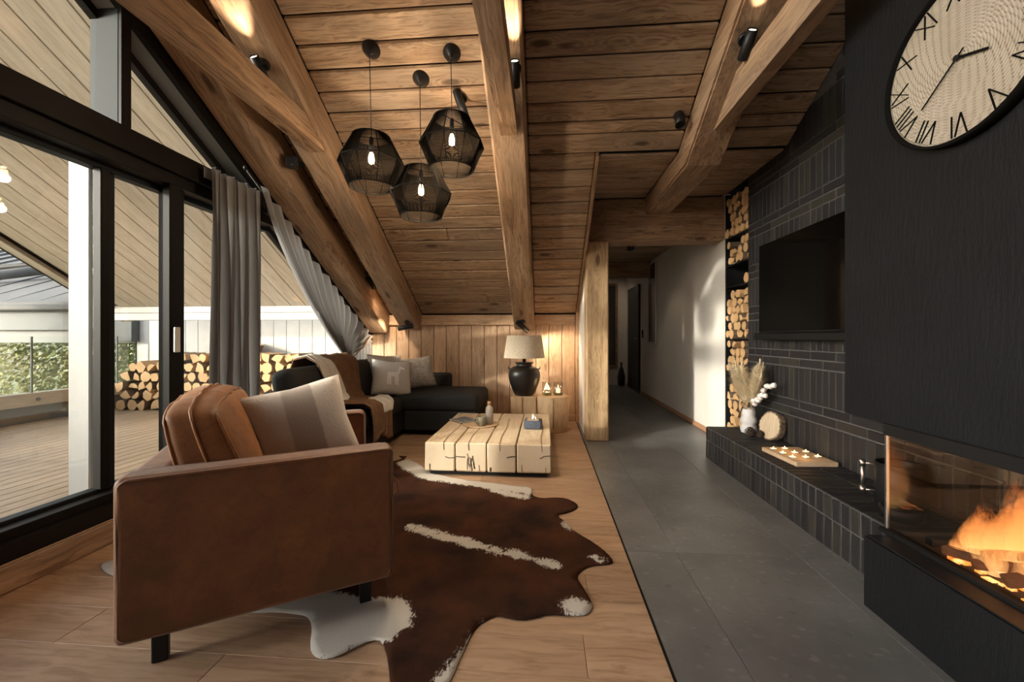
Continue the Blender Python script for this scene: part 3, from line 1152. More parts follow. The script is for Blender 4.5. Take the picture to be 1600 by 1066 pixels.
def pack(x0, x1, z0, top, rmin, rmax, fill):
    """rows of round spots, each row settling on the one beneath"""
    spots = []
    x = x0
    r = (rmin + rmax) / 2
    zrow = z0
    k = 0
    while zrow + 2 * rmin < z0 + 4:
        x = x0 + (r * 0.0 if k % 2 == 0 else r)
        any_ = False
        while True:
            rr = random.uniform(rmin, rmax)
            if x + 2 * rr > x1:
                break
            cx = x + rr
            if zrow + 2 * rr * 0.95 < top(cx):
                spots.append((cx, zrow + r, rr, k))
                any_ = True
            x += 2 * rr
        zrow += 2 * r * 0.9
        k += 1
        if not any_:
            break
    return spots


ORD = ['first', 'second', 'third', 'fourth', 'fifth', 'sixth', 'seventh', 'eighth', 'ninth', 'tenth', 'eleventh', 'twelfth', 'thirteenth', 'fourteenth', 'fifteenth', 'sixteenth', 'seventeenth', 'eighteenth', 'nineteenth', 'twentieth', 'twenty-first', 'twenty-second', 'twenty-third', 'twenty-fourth', 'twenty-fifth']


def row_word(k):
    return 'bottom row' if k == 0 else '%s row up' % ORD[k]


def ranked(spots, flip):
    rows = {}
    for sp_ in spots:
        rows.setdefault(sp_[3], []).append(sp_)
    out = []
    for k, L in rows.items():
        for n_, sp_ in enumerate(sorted(L, key=lambda t_: -t_[0] if flip else t_[0])):
            out.append((*sp_[:3], ORD[n_], row_word(k)))
    return out


names = ['lowest', 'second lowest', 'tall middle', 'narrow dark', 'upper', 'topmost']
tops = [0.655, 1.07, 1.595, 1.80, 2.09, 2.54]
for si, zz in enumerate(SHELF):
    tp = tops[si] - 0.005
    fn = (lambda c, t=tp, s=si: t if s not in (3,) else (t - 0.04 if c < 4.0 else zz + 0.02))
    if si == 4:
        fn = lambda c, t=tp: t - 0.02
    for (cy, cz, rr, od, rw) in ranked(pack(NY0 + 0.016, NY1 - 0.016, zz, fn, 0.036, 0.052, 1), True):
        o = ob('log', random.choice(LOGS), None, None, (2.02 + random.uniform(-0.02, 0.015), cy, cz), (random.uniform(0, 6.28), 0, 0))
        o.scale = (0.28, rr, rr)
        tag(o, 'split log, %s from the white wall in the %s, %s niche shelf' % (od, rw, names[si]), 'log', 'split logs on the %s shelf of the niche' % names[si])

# ------------------------------------------------------------------ chimney breast, fireplace, plinth
XC = 1.42
struct('chimney_breast', cbox(0.5, 3.2, 4.2, 0.004), M['plaster'], None, (XC + 0.25, 2.04 - 1.6, 0.736 + 2.1))
pl = struct('plinth', cbox(0.56, 2.6, 0.285, 0.003), M['plaster'], None, (1.306 + 0.28, 1.77 - 1.3, 0.1425))
fp = thing('fireplace_insert', 'black corner fireplace insert with glass front and burning wood fire', 'fireplace', (1.62, 1.2, 0.285))
FB = (1.62, 1.2, 0.285)


def fpart(name, x0, x1, y0, y1, z0, z1, mat, parent=None, ch=0.003):
    return wbox(name, x0, x1, y0, y1, z0, z1, mat, parent or fp, ch, 'x', FB)


fpart('top_frame', 1.418, 1.88, 0.2, 1.82, 0.688, 0.737, M['black'])
fpart('base_ledge', 1.312, 1.415, 0.2, 1.765, 0.286, 0.292, M['black'])
fpart('bottom_frame', 1.40, 1.445, 0.2, 1.82, 0.286, 0.304, M['blackmatt'])
fpart('end_frame', 1.445, 1.86, 1.785, 1.82, 0.286, 0.304, M['blackmatt'])
fpart('front_glass', 1.42, 1.424, 0.2, 1.80, 0.304, 0.690, M['fireglass'], None, 0.001)
fpart('side_glass', 1.426, 1.84, 1.798, 1.802, 0.304, 0.690, M['fireglass'], None, 0.001)
fpart('corner_bead', 1.416, 1.428, 1.796, 1.808, 0.304, 0.690, M['steel'], None, 0.002)
q = m_plain('firebrick_brown', (0.04, 0.027, 0.018), 0.6, var=0.4, nscale=5)
for k in range(6):
    fpart('back_panel', 1.845, 1.872, 1.79 - 0.26 * (k + 1) + 0.004, 1.79 - 0.26 * k - 0.004, 0.30, 0.69, q)
fpart('hearth_plate', 1.446, 1.845, 0.2, 1.784, 0.288, 0.300, m_plain('hearth_plate', (0.05, 0.035, 0.027), 0.8, var=0.4))
fpart('log_guard', 1.47, 1.84, 1.66, 1.69, 0.30, 0.33, M['blackmatt'])
LB = FB
fire = thing('wood_fire', 'orange wood fire burning behind the fireplace glass', 'fire', (1.62, 1.30, 0.30))
FO = Vector((1.62, 1.30, 0.30))
charlog = m_plain('burning_log', (0.11, 0.05, 0.025), 0.9, var=0.5, nscale=20)
lg = LOGS[3]
def blog(a, b, r):
    a, b = Vector(a) - FO, Vector(b) - FO
    d = b - a
    o = ob('log', cbox(d.length, 1.7 * r, 1.3 * r, r * 0.18, 'log', r * 0.10), charlog, fire, (a + b) / 2, d.to_track_quat('X', 'Z').to_euler())
    return o
blog((1.455, 1.60, 0.325), (1.62, 1.30, 0.35), 0.022)
blog((1.50, 1.56, 0.335), (1.64, 1.25, 0.47), 0.020)
blog((1.455, 1.50, 0.325), (1.70, 1.33, 0.40), 0.022)
blog((1.45, 1.40, 0.325), (1.72, 1.24, 0.46), 0.024)
blog((1.72, 1.58, 0.33), (1.58, 1.24, 0.46), 0.020)
blog((1.46, 1.30, 0.325), (1.70, 1.15, 0.45), 0.022)
# embers
ac = Acc()
for k in range(260):
    a, b_ = random.uniform(1.45, 1.74), random.uniform(1.0, 1.62)
    s = random.uniform(0.004, 0.013)
    ac.box(a - s - FO.x, a + s - FO.x, b_ - s - FO.y, b_ + s - FO.y, 0.0, s * random.uniform(0.5, 1.1))
eb = ob('ember_bed', ac.mesh('ember_bed'), M['ember'], fire)
eb['kind'] = 'stuff'


def flame_mesh(seed):
    rnd = random.Random(seed)
    V, F = [], []
    n, m = 12, 16
    a1, a2, p1, p2 = rnd.uniform(0.05, 0.16), rnd.uniform(0.02, 0.06), rnd.uniform(0, 6), rnd.uniform(0, 6)
    for j in range(m + 1):
        t = j / m
        rad = 0.28 * (math.sin(math.pi * min(1, (t * 0.92 + 0.16))) ** 0.8) * (1 - t) ** 0.55 + 0.004
        cx = a1 * math.sin(t * 4.0 + p1) * t + a2 * math.sin(t * 11 + p2) * t
        cy = a1 * math.cos(t * 3.3 + p2) * t + a2 * math.sin(t * 9 + p1) * t
        for i in range(n):
            an = 2 * math.pi * i / n
            wv = 1 + 0.22 * math.sin(2 * an + t * 7 + p1) + 0.12 * math.sin(3 * an - t * 9)
            V.append((cx + rad * wv * math.cos(an), cy + rad * wv * math.sin(an) * 0.8, t))
    for j in range(m):
        for i in range(n):
            k = (i + 1) % n
            F.append((j * n + i, j * n + k, (j + 1) * n + k, (j + 1) * n + i))
    me = mesh_from('flame', V, F, True)
    me.materials.append(M['flame'])
    return me


FM = [flame_mesh(s) for s in range(6)]
FL = ((1.50, 1.585, 0.12, 0.16), (1.62, 1.57, 0.22, 0.22), (1.54, 1.54, 0.24, 0.22), (1.66, 1.52, 0.34, 0.26), (1.50, 1.49, 0.28, 0.22), (1.58, 1.48, 0.36, 0.26), (1.70, 1.46, 0.42, 0.28), (1.62, 1.43, 0.43, 0.30), (1.53, 1.41, 0.40, 0.26), (1.68, 1.37, 0.43, 0.30), (1.58, 1.34, 0.43, 0.32), (1.51, 1.31, 0.36, 0.26), (1.66, 1.26, 0.43, 0.32), (1.56, 1.22, 0.42, 0.30), (1.63, 1.14, 0.42, 0.30), (1.74, 1.40, 0.40, 0.22))
for k, (fx, fy, fh, fw) in enumerate(FL):
    o = ob('flame', FM[k % 6], None, fire, Vector((fx, fy, 0.305)) - FO, (0, 0, k * 1.3))
    o.scale = (fw, fw, fh)
point('fire_light', (1.60, 1.32, 0.50), 6.0, (1.0, 0.40, 0.11), 0.10)

# hearth bench of bricks
hb = struct('hearth_bench', cbox(0.402, 2.036, 0.2805, 0.001), M['mortar'], None, (1.671, 2.790, 0.14025))
HB = Vector((1.671, 2.790, 0.14025))
xs = 1.468
y = 3.81
kk = 0
while y - PITCH > 1.75:
    for z0, z1 in ((0.0, 0.162), (0.162, 0.275)):
        o = brick(y - PITCH + 0.004, y - 0.004, z0 + 0.004, z1 - (0.004 if z1 < 0.2 else 0.0), hb, xs + 0.012, 0.03)
        o.location = Vector(o.location) - HB
    off = 0.0 if kk % 2 == 0 else 0.0
    for x0, x1 in ((1.468, 1.700), (1.700, 1.874)):
        key = ('t', round(x1 - x0, 3))
        if key not in sold:
            sold[key] = cbox(x1 - x0 - 0.008, PITCH - 0.008, 0.03, 0.0035, 'brick', 0.0012)
            sold[key].materials.append(M['brick'])
        ob('brick', sold[key], None, hb, Vector(((x0 + x1) / 2, y - PITCH / 2, 0.27 + random.uniform(-.001, .001))) - HB)
    y -= PITCH
    kk += 1
for j in range(6):
    for z0, z1 in ((0.0, 0.162), (0.162, 0.275)):
        key = ('e', z0)
        if key not in sold:
            sold[key] = cbox(PITCH - 0.008, 0.03, z1 - z0 - 0.008, 0.0035, 'brick', 0.001)
            sold[key].materials.append(M['brick'])
        ob('brick', sold[key], None, hb, Vector((1.50 + 0.031 + j * PITCH, 3.80, (z0 + z1) / 2)) - HB)

# ------------------------------------------------------------------ television
tv = thing('television', 'large flat black television on the dark brick wall', 'television', (1.862, 2.93, 1.13))
ob('housing', cbox(0.045, 1.30, 0.735, 0.006), M['black'], tv, (-0.026, 0, 0.3675))
ob('screen', cbox(0.004, 1.285, 0.715, 0.001), M['screen'], tv, (-0.0505, 0, 0.372))
sb = thing('soundbar', 'long black soundbar mounted under the television', 'soundbar', (1.862, 2.94, 1.10))
ob('body', cbox(0.085, 1.32, 0.056, 0.008), M['blackmatt'], sb, (-0.043, 0, 0))
ob('grille', cbox(0.004, 1.28, 0.04, 0.001), M['black'], sb, (-0.087, 0, 0))

# ------------------------------------------------------------------ clock
ck = thing('wall_clock', 'round woven-rope clock with black rim and roman numerals on the chimney', 'clock', (XC - 0.002, 1.48, 2.04), 0, None, (0, R(-90), 0))
# local frame: x = up, y = towards +Y (9 o'clock side), z = out of the wall (towards -X)
CR = 0.272
ob('back_plate', lathe([(CR + 0.004, 0.0), (CR + 0.004, 0.012)], 72), M['blackmatt'], ck)
ob('face', lathe([(CR, 0.012), (CR, 0.022), (CR - 0.01, 0.024)], 72), M['woven'], ck)
ob('rim', lathe([(CR, 0.0), (CR + 0.012, 0.0), (CR + 0.012, 0.036), (CR + 0.009, 0.038), (CR, 0.038), (CR, 0.0)], 96, close_top=False, close_bot=False), M['cage'], ck)
NUM = ['XII', 'I', 'II', 'III', 'IV', 'V', 'VI', 'VII', 'VIII', 'IX', 'X', 'XI']
GW = {'I': 0.013, 'V': 0.040, 'X': 0.044}


def bar2(ac, p, q, w, z0, z1):
    d = Vector((q[0] - p[0], q[1] - p[1], 0))
    d.normalize()
    nrm = Vector((-d.y, d.x, 0)) * w / 2
    P, Q = Vector((p[0], p[1], 0)), Vector((q[0], q[1], 0))
    V = [P + nrm, P - nrm, Q - nrm, Q + nrm]
    V = [(v.x, v.y, z0) for v in V] + [(v.x, v.y, z1) for v in V]
    ac.add(V, [(0, 1, 2, 3), (7, 6, 5, 4), (0, 4, 5, 1), (1, 5, 6, 2), (2, 6, 7, 3), (3, 7, 4, 0)])


for h in range(12):
    ac = Acc()
    s = NUM[h]
    tot = sum(GW[c] for c in s) + 0.004 * (len(s) - 1)
    a = 2 * math.pi * h / 12
    rad = Vector((math.cos(a), -math.sin(a)))          # radial direction in (x up, y left)
    tan = Vector((-math.sin(a), -math.cos(a)))         # clockwise reading direction
    r0, r1 = 0.188, 0.262
    t = -tot / 2

    def pt(tt, rr):
        v = rad * rr + tan * tt
        return (v.x, v.y)
    for c in s:
        w = GW[c]
        if c == 'I':
            bar2(ac, pt(t + w / 2, r0), pt(t + w / 2, r1), 0.0036, 0.0245, 0.028)
        elif c == 'V':
            bar2(ac, pt(t + w / 2, r0), pt(t, r1), 0.0036, 0.0245, 0.028)
            bar2(ac, pt(t + w / 2, r0), pt(t + w, r1), 0.0036, 0.0245, 0.028)
        else:
            bar2(ac, pt(t, r0), pt(t + w, r1), 0.0036, 0.0245, 0.028)
            bar2(ac, pt(t + w, r0), pt(t, r1), 0.0036, 0.0245, 0.028)
        t += w + 0.004
    ob('numeral', ac.mesh('numeral'), M['cage'], ck)
for nm, ang, ln, bk, w in (('minute_hand', 230.0, 0.165, 0.03, 0.0045), ('hour_hand', 110.0, 0.105, 0.012, 0.008)):
    ac = Acc()
    a = R(ang)
    d = Vector((math.cos(a), -math.sin(a)))
    bar2(ac, (-d * bk)[:], (d * ln)[:], w, 0.0305, 0.033)
    ob(nm, ac.mesh(nm), M['cage'], ck)
ob('hub', lathe([(0.009, 0.028), (0.009, 0.036)], 16), M['black'], ck)

# ------------------------------------------------------------------ hearth objects
HZ_ = 0.285
vs_ = ob('white_vase', lathe([(0.038, 0.0), (0.062, 0.006), (0.072, 0.03), (0.066, 0.052), (0.055, 0.062), (0.062, 0.074), (0.07, 0.095), (0.063, 0.118), (0.052, 0.130), (0.054, 0.142), (0.056, 0.16), (0.05, 0.178), (0.046, 0.185), (0.042, 0.182), (0.04, 0.02)], 36, close_top=True), M['ceramic'], None, (1.725, 3.57, HZ_))
vs_.scale = (0.92, 0.92, 1.12)
tag(vs_, 'small white ribbed vase on the brick hearth', 'vase')
# pampas grass
pg = thing('pampas_grass', 'bunch of beige pampas plumes standing in the white vase', 'dried grass', (1.725, 3.57, HZ_ + 0.06))
random.seed(11)
for k in range(11):
    a = random.uniform(0, 6.28)
    tilt = random.uniform(0.05, 0.19)
    dx, dy = math.cos(a) * tilt * 0.5, math.sin(a) * tilt * 1.5
    if k == 0:
        dx, dy = -0.02, -0.22
    if k == 1:
        dx, dy = -0.06, 0.24
    H = random.uniform(0.42, 0.52) if k else 0.54
    def P_(t):
        return Vector((dx * t ** 1.6, dy * t ** 1.5, H * t))
    ac = Acc()
    ac.tube([P_(t / 6) for t in range(7)], 0.0018, 4)
    st = ob('stalk', ac.mesh('stalk'), M['stalk'], pg)
    ac = Acc()
    for j in range(380):
        t = random.uniform(0.42, 1.0)
        p = P_(t)
        wid = 0.088 * math.sin(math.pi * min(1, (t - 0.36) / 0.62)) ** 0.7 + 0.006
        an = random.uniform(0, 6.28)
        e = p + Vector((math.cos(an) * wid, math.sin(an) * wid, random.uniform(0.015, 0.06)))
        mid = (p + e) / 2 + Vector((0, 0, 0.008))
        sd = Vector((-math.sin(an), math.cos(an), 0)) * 0.0017
        V = [p - sd, p + sd, mid + sd, mid - sd, e]
        ac.add(V, [(0, 1, 2, 3), (3, 2, 4)])
    pm = ob('plume', ac.mesh('plume'), M['pampas'], pg)
    pm['kind'] = 'stuff'
# cotton branch
cb = thing('cotton_branch', 'cotton branches with white bolls leaning out of the vase', 'dried flowers', (1.725, 3.57, HZ_ + 0.10))
for bi, (ex, ey, ez) in enumerate(((0.02, -0.33, 0.31), (0.03, -0.20, 0.20), (0.0, -0.12, 0.14))):
    pts = [Vector((ex * t, ey * t ** 1.1, ez * t + 0.03 * math.sin(3 * t) + 0.04)) for t in [i / 8 for i in range(9)]]
    ob('twig', tube(pts, 0.0025, 5), M['stalk'], cb)
    for j, t in enumerate((0.5, 0.66, 0.8, 0.92, 1.0)):
        if bi == 2 and j < 2:
            continue
        p = Vector((ex * t, ey * t ** 1.1, ez * t + 0.03 * math.sin(3 * t) + 0.04))
        bm = bmesh.new()
        bmesh.ops.create_icosphere(bm, subdivisions=2, radius=0.021)
        for v in bm.verts:
            v.co *= 1 + 0.18 * math.sin(v.co.x * 220) * math.cos(v.co.y * 190)
        me = bpy.data.meshes.new('boll')
        bm.to_mesh(me)
        bm.free()
        me.polygons.foreach_set('use_smooth', [True] * len(me.polygons))
        ob('boll', me, M['cotton'], cb, p + Vector((random.uniform(-.015, .015), random.uniform(-.012, .012), random.uniform(-.012, .02))))
# wood slice leaning on the wall
ws = thing('wood_slice', 'round wood slice with bark edge leaning against the brick wall', 'wood slice', (1.80, 3.36, HZ_ + 0.105), 0, None, (0, R(-78), R(11)))
n = 40
prof = []
ac = Acc()
rr_ = [0.103 * (1 + 0.03 * math.sin(3 * i) + 0.02 * math.sin(7 * i + 1)) for i in range(n)]
V = [(rr_[i] * math.cos(2 * math.pi * i / n), rr_[i] * math.sin(2 * math.pi * i / n), s) for s in (-0.024, 0.024) for i in range(n)]
F = [tuple(range(n))[::-1], tuple(range(n, 2 * n))]
ob('core', mesh_from('core', V, F), M['tablewood'], ws)
V = [((rr_[i] + d) * math.cos(2 * math.pi * i / n), (rr_[i] + d) * math.sin(2 * math.pi * i / n), s) for (d, s) in ((0, -0.024), (0.01 + 0, -0.022), (0.012, 0.022), (0, 0.024)) for i in range(n)]
F = [(k * n + i, k * n + (i + 1) % n, (k + 1) * n + (i + 1) % n, (k + 1) * n + i) for k in range(3) for i in range(n)]
bk = ob('bark_edge', mesh_from('bark_edge', V, F), M['bark'], ws)


def pinecone(loc, s, label):
    t = thing('pine_cone', label, 'pine cone', loc)
    ob('core', lathe([(0.01, 0.004), (0.024, 0.015), (0.026, 0.03), (0.016, 0.05), (0.004, 0.062)], 12), M['cone'], t)
    ac = Acc()
    for i in range(60):
        a = i * 2.39996
        h = i / 60
        r = 0.036 * math.sin(math.pi * (0.18 + 0.78 * h)) + 0.004
        z = 0.006 + 0.056 * h
        d = Vector((math.cos(a), math.sin(a), 0))
        sd = Vector((-math.sin(a), math.cos(a), 0)) * 0.007
        p = d * (r * 0.55) + Vector((0, 0, z))
        e = d * r + Vector((0, 0, z + 0.008))
        ac.add([p - sd * .5, p + sd * .5, e + sd, e - sd, d * (r * .8) + Vector((0, 0, z - .003))], [(0, 1, 2, 3), (0, 4, 1), (3, 2, 4)])
    sc_ = ob('scales', ac.mesh('scales'), M['cone'], t)
    sc_['kind'] = 'stuff'
    t.scale = (s, s, s)
    return t


pinecone((1.675, 3.44, HZ_), 1.15, 'larger dark pine cone in front of the white vase')
pinecone((1.725, 3.39, HZ_), 0.95, 'smaller dark pine cone in front of the wood slice')

# tea-light tray
tt = thing('tealight_board', 'pale wooden board with sunken tea lights on the hearth', 'candle holder', (1.69, 2.85, HZ_), R(4))
ob('board', cbox(0.26, 0.36, 0.028, 0.003), M['tray'], tt, (0, 0, 0.014))
spots = [(-0.085, 0.12), (0.0, 0.13), (-0.085, 0.02), (0.0, 0.03), (-0.085, -0.075), (0.0, -0.075), (0.09, 0.05), (0.09, -0.06)]
for k, (a, b_) in enumerate(spots):
    c = thing('tea_light', 'lit tea light in the board, %s, %s' % ('row nearest the room' if a < -.05 else 'middle row' if a < .05 else 'row by the wall', 'end away from the fire' if b_ > .09 else 'end nearest the fire' if b_ < -.03 else 'mid length'), 'candle', (1.69 + a * math.cos(R(4)) - b_ * math.sin(R(4)), 2.85 + a * math.sin(R(4)) + b_ * math.cos(R(4)), HZ_ + 0.0285), 0, 'tea lights in the board')
    ob('cup', lathe([(0.0225, 0), (0.0225, 0.006), (0.021, 0.006), (0.021, 0.003)], 20, close_top=False), M['steel'], c)
    ob('wax', lathe([(0.0222, 0.0), (0.0222, 0.004)], 20), M['wax'], c)
    ob('flame', lathe([(0.001, 0.004), (0.004, 0.008), (0.0042, 0.010), (0.0022, 0.015), (0.0006, 0.019)], 8), M['candle'], c)
for a in (0, 1, 2):
    point('tealight_glow', (1.66, 2.74 + 0.11 * a, HZ_ + 0.075), 0.10, (1.0, 0.55, 0.2), 0.03)

# black canister with steel handle by the fire
cn = thing('black_canister', 'black round canister with upright steel handle beside the fireplace glass', 'canister', (1.70, 2.08, HZ_))
ob('body', lathe([(0.088, 0.0), (0.092, 0.004), (0.092, 0.205), (0.088, 0.208), (0.085, 0.2), (0.083, 0.02)], 40), M['black'], cn)
ob('foot', lathe([(0.075, 0.0), (0.078, 0.045), (0.07, 0.05)], 32), M['black'], cn, (-0.10, -0.13, 0.0))
ob('handle', tube([(-0.13, 0.055, 0.055), (-0.13, 0.055, 0.20)], 0.009, 12), M['steel'], cn)
for zz in (0.062, 0.192):
    ob('handle_collar', lathe([(0.013, -0.016), (0.013, 0.016)], 16), M['steel'], cn, (-0.13, 0.055, zz))
    ob('handle_arm', tube([(-0.13, 0.055, zz), (-0.075, 0.03, zz)], 0.0045, 8), M['steel'], cn)

# ------------------------------------------------------------------ glass gable on the left
wl = struct('wall_left', prism_yz([(-4.2, 0.0), (5.36, 0.0), (5.36, 0.12), (-4.2, 0.12)], -2.50, XL), M['wallwood'])
wbox('trim_4', XL, -2.285, -1.0, 5.28, 0.0, 0.118, M['beam'], None, 0.005, 'y')['kind'] = 'structure'
# exterior strip behind the rafter, closes the gable above the glass
gz = lambda y: 2.90 - SL * (y - 2.11)
struct('wall_gable', prism_yz([(-0.7, gz(-0.7)), (5.36, gz(5.36)), (5.36, zc(5.36) + .15), (-0.7, zc(-0.7) + .15)], -2.50, XL - 0.002), M['frame'])
win = struct('window_1', prism_yz([(-4.0, 0.12), (5.30, 0.12), (5.30, 0.20), (-4.0, 0.20)], -2.50, -2.315), M['frame'])


def wpart(name, y0, y1, z0, z1, x0, x1, mat, parent=win):
    return wbox(name, x0, x1, y0, y1, z0, z1, mat, parent, 0.003, 'y')


wpart('sill_rail', -4.0, 5.30, 0.20, 0.245, -2.50, -2.36, M['frame'])
wpart('sill_bead', -4.0, 5.30, 0.245, 0.262, -2.50, -2.44, M['frameblue'])
for yb in (1.15, 2.02, 3.1):
    ob('screw', lathe([(0.006, 0), (0.006, 0.003)], 8), M['steel'], win, (-2.315, yb, 0.165), (0, R(90), 0))
wpart('transom', -4.0, 3.22, 2.13, 2.265, -2.50, -2.305, M['frame'])
wpart('transom_lower', -4.0, 3.34, 2.055, 2.13, -2.50, -2.335, M['frame'])
wpart('transom_bead', -4.0, 3.4, 2.025, 2.055, -2.50, -2.43, M['frameblue'])
# sliding sash stiles and posts
for (y0, y1, x0, x1, mt) in ((2.035, 2.085, -2.47, -2.42, M['frame']), (2.09, 2.135, -2.49, -2.45, M['frameblue']), (-1.2, -1.1, -2.49, -2.42, M['frame'])):
    wpart('sash_stile', y0, y1, 0.26, 2.03, x0, x1, mt)
wpart('mullion', 2.345, 2.425, 0.245, 2.06, -2.37, -2.322, M['frame'])
wpart('mullion_core', 2.405, 2.50, 0.245, 2.06, -2.46, -2.37, M['frame'])
wpart('upper_post', 2.046, 2.10, 2.265, gz(2.06), -2.50, -2.33, M['reveal'])
wpart('upper_post_face', 2.046, 2.10, 2.265, gz(2.08) + 0.0, -2.33, -2.308, M['frame'])
# sloping head: dark edge, grey reveal board, glazing frame
def slope_bar(name, ya, yb, off0, off1, x0, x1, mat):
    poly = [(ya, gz(ya) + off1), (yb, gz(yb) + off1), (yb, gz(yb) + off0), (ya, gz(ya) + off0)]
    return ob(name, prism_yz(poly, x0, x1, name), mat, win)
slope_bar('sloping_edge', -1.5, 5.27, -0.035, 0.0, -2.345, -2.306, M['frame'])
slope_bar('sloping_reveal', -1.5, 5.27, -0.030, 0.0, -2.50, -2.345, M['reveal_lifted'])
slope_bar('sloping_frame', -1.5, 5.27, -0.085, -0.03, -2.50, -2.455, M['frame'])
# a small latch on the transom
wpart('transom_catch', 1.30, 1.46, 2.255, 2.285, -2.45, -2.38, M['black'])
wpart('latch', 2.36, 2.40, 1.0, 1.16, -2.322, -2.30, M['steel'])
# panes
for (y0, y1) in ((-1.1, 2.035), (2.135, 2.42), (2.50, 3.18)):
    ob('pane', cbox(0.006, y1 - y0, 1.79, 0.0005), M['glass'], win, (-2.465, (y0 + y1) / 2, 1.145))
ob('pane', prism_yz([(3.18, 0.25), (5.25, 0.25), (5.25, gz(5.25) - .08), (3.18, gz(3.18) - .08)], -2.468, -2.462), M['glass'], win)
ob('pane', prism_yz([(-1.2, 2.265), (2.05, 2.265), (2.05, gz(2.05) - .08), (-1.2, gz(-1.2) - .08)], -2.468, -2.462), M['glass'], win)
ob('pane', prism_yz([(2.10, 2.265), (3.14, 2.265), (2.10, gz(2.10) - .08)], -2.468, -2.462), M['glass'], win)

# ------------------------------------------------------------------ deck outside
DZ = 0.05
dk = struct('deck', mesh_from('deck', [(-6.4, -4, DZ - .03), (-2.5, -4, DZ - .03), (-2.5, 5.75, DZ - .03), (-6.4, 5.75, DZ - .03)], [(0, 1, 2, 3)]), M['blackmatt'])
x = -2.51
while x > -6.2:
    wbox('deck_board', x - 0.118, x - 0.004, -2.0, 5.7, DZ - 0.025, DZ, M['deck'], dk, 0.004, 'y')
    x -= 0.118
ow = struct('wall_terrace', mesh_from('wall_terrace', [(-6.25, 5.745, -1), (-2.3, 5.745, -1), (-2.3, 5.745, 2.3), (-6.25, 5.745, 2.3)], [(0, 1, 2, 3)]), M['blackmatt'])
x = -6.2
while x < -2.35:
    wbox('board', x + .002, x + 0.198, 5.715, 5.74, DZ, 1.9, M['whiteboard'], ow, 0.004, 'z')
    x += 0.2
o = wbox('eaves_beam', -6.0, -2.45, 5.10, 5.20, 1.32, 1.52, M['whiteboard'], None, 0.006)
tag(o, 'white horizontal eaves beam under the terrace roof slope', 'beam')
wbox('beam_seam', -5.99, -2.46, 5.096, 5.101, 1.417, 1.424, M['mortar'], o, 0.0005, 'x', tuple(o.location))
# corner wall of house towards the terrace
struct('wall_corner', cbox(0.1, 0.45, 2.2, 0.002), M['whiteboard'], None, (-2.42, 5.55, 1.0))
# soffit
sf = struct('soffit', mesh_from('soffit', [(-6.05, -4, zc(-4) + .03), (-2.5, -4, zc(-4) + .03), (-2.5, 5.4, zc(5.4) + .03), (-6.05, 5.4, zc(5.4) + .03)], [(0, 1, 2, 3)]), M['frame'])
x = -2.50
LS = (5.38 + 2.2) / COSA
while x > -5.75:
    ym = (5.38 - 2.2) / 2
    ob('soffit_board', cbox(LS, 0.201, 0.02, 0.005), M['soffit'], sf, (x - 0.1025, ym, zc(ym) + 0.012), Matrix.Rotation(-ANG, 4, 'X') @ Matrix.Rotation(R(90), 4, 'Z'))
    x -= 0.205
ym = (5.38 - 2.2) / 2
ob('rake_board', cbox(LS, 0.14, 0.045, 0.004), M['soffit'], sf, (-5.95, ym, zc(ym) - 0.005), Matrix.Rotation(-ANG, 4, 'X') @ Matrix.Rotation(R(90), 4, 'Z'))
ob('rake_edge', cbox(LS, 0.03, 0.06, 0.004), M['frame'], sf, (-6.03, ym, zc(ym)), Matrix.Rotation(-ANG, 4, 'X') @ Matrix.Rotation(R(90), 4, 'Z'))
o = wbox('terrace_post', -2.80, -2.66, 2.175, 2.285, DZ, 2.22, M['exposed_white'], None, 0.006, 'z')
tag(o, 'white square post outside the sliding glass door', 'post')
# parapet with glass balustrade
pp = thing('balustrade', 'glass balustrade on a low timber parapet along the terrace edge', 'balustrade', (-6.28, 3.0, DZ))
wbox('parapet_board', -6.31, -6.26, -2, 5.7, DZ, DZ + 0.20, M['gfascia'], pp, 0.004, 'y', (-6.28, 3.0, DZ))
wbox('cap_rail', -6.35, -6.22, -2, 5.7, DZ + 0.20, DZ + 0.36, M['soffit'], pp, 0.006, 'y', (-6.28, 3.0, DZ))
y = -1.5
k = 0
while y < 5.6:
    wbox('glass_panel', -6.287, -6.277, y + .01, min(y + 0.98, 5.66), DZ + .36, DZ + 1.05, M['glass'], pp, 0.001, 'y', (-6.28, 3.0, DZ))
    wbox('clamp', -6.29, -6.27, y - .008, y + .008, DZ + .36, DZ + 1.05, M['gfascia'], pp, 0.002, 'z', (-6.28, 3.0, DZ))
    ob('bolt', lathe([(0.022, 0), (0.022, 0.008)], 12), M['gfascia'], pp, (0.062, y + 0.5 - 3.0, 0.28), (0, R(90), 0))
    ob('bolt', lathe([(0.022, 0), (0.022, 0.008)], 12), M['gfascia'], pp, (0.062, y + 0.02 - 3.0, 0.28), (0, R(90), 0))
    y += 1.0

# unseen end wall and spruces, added to block the sun except through a gap
struct('wall_sun_block', cbox(3.8, 0.12, 5.0, 0.004), M['whiteboard'], None, (-4.40, -2.1, 2.5))


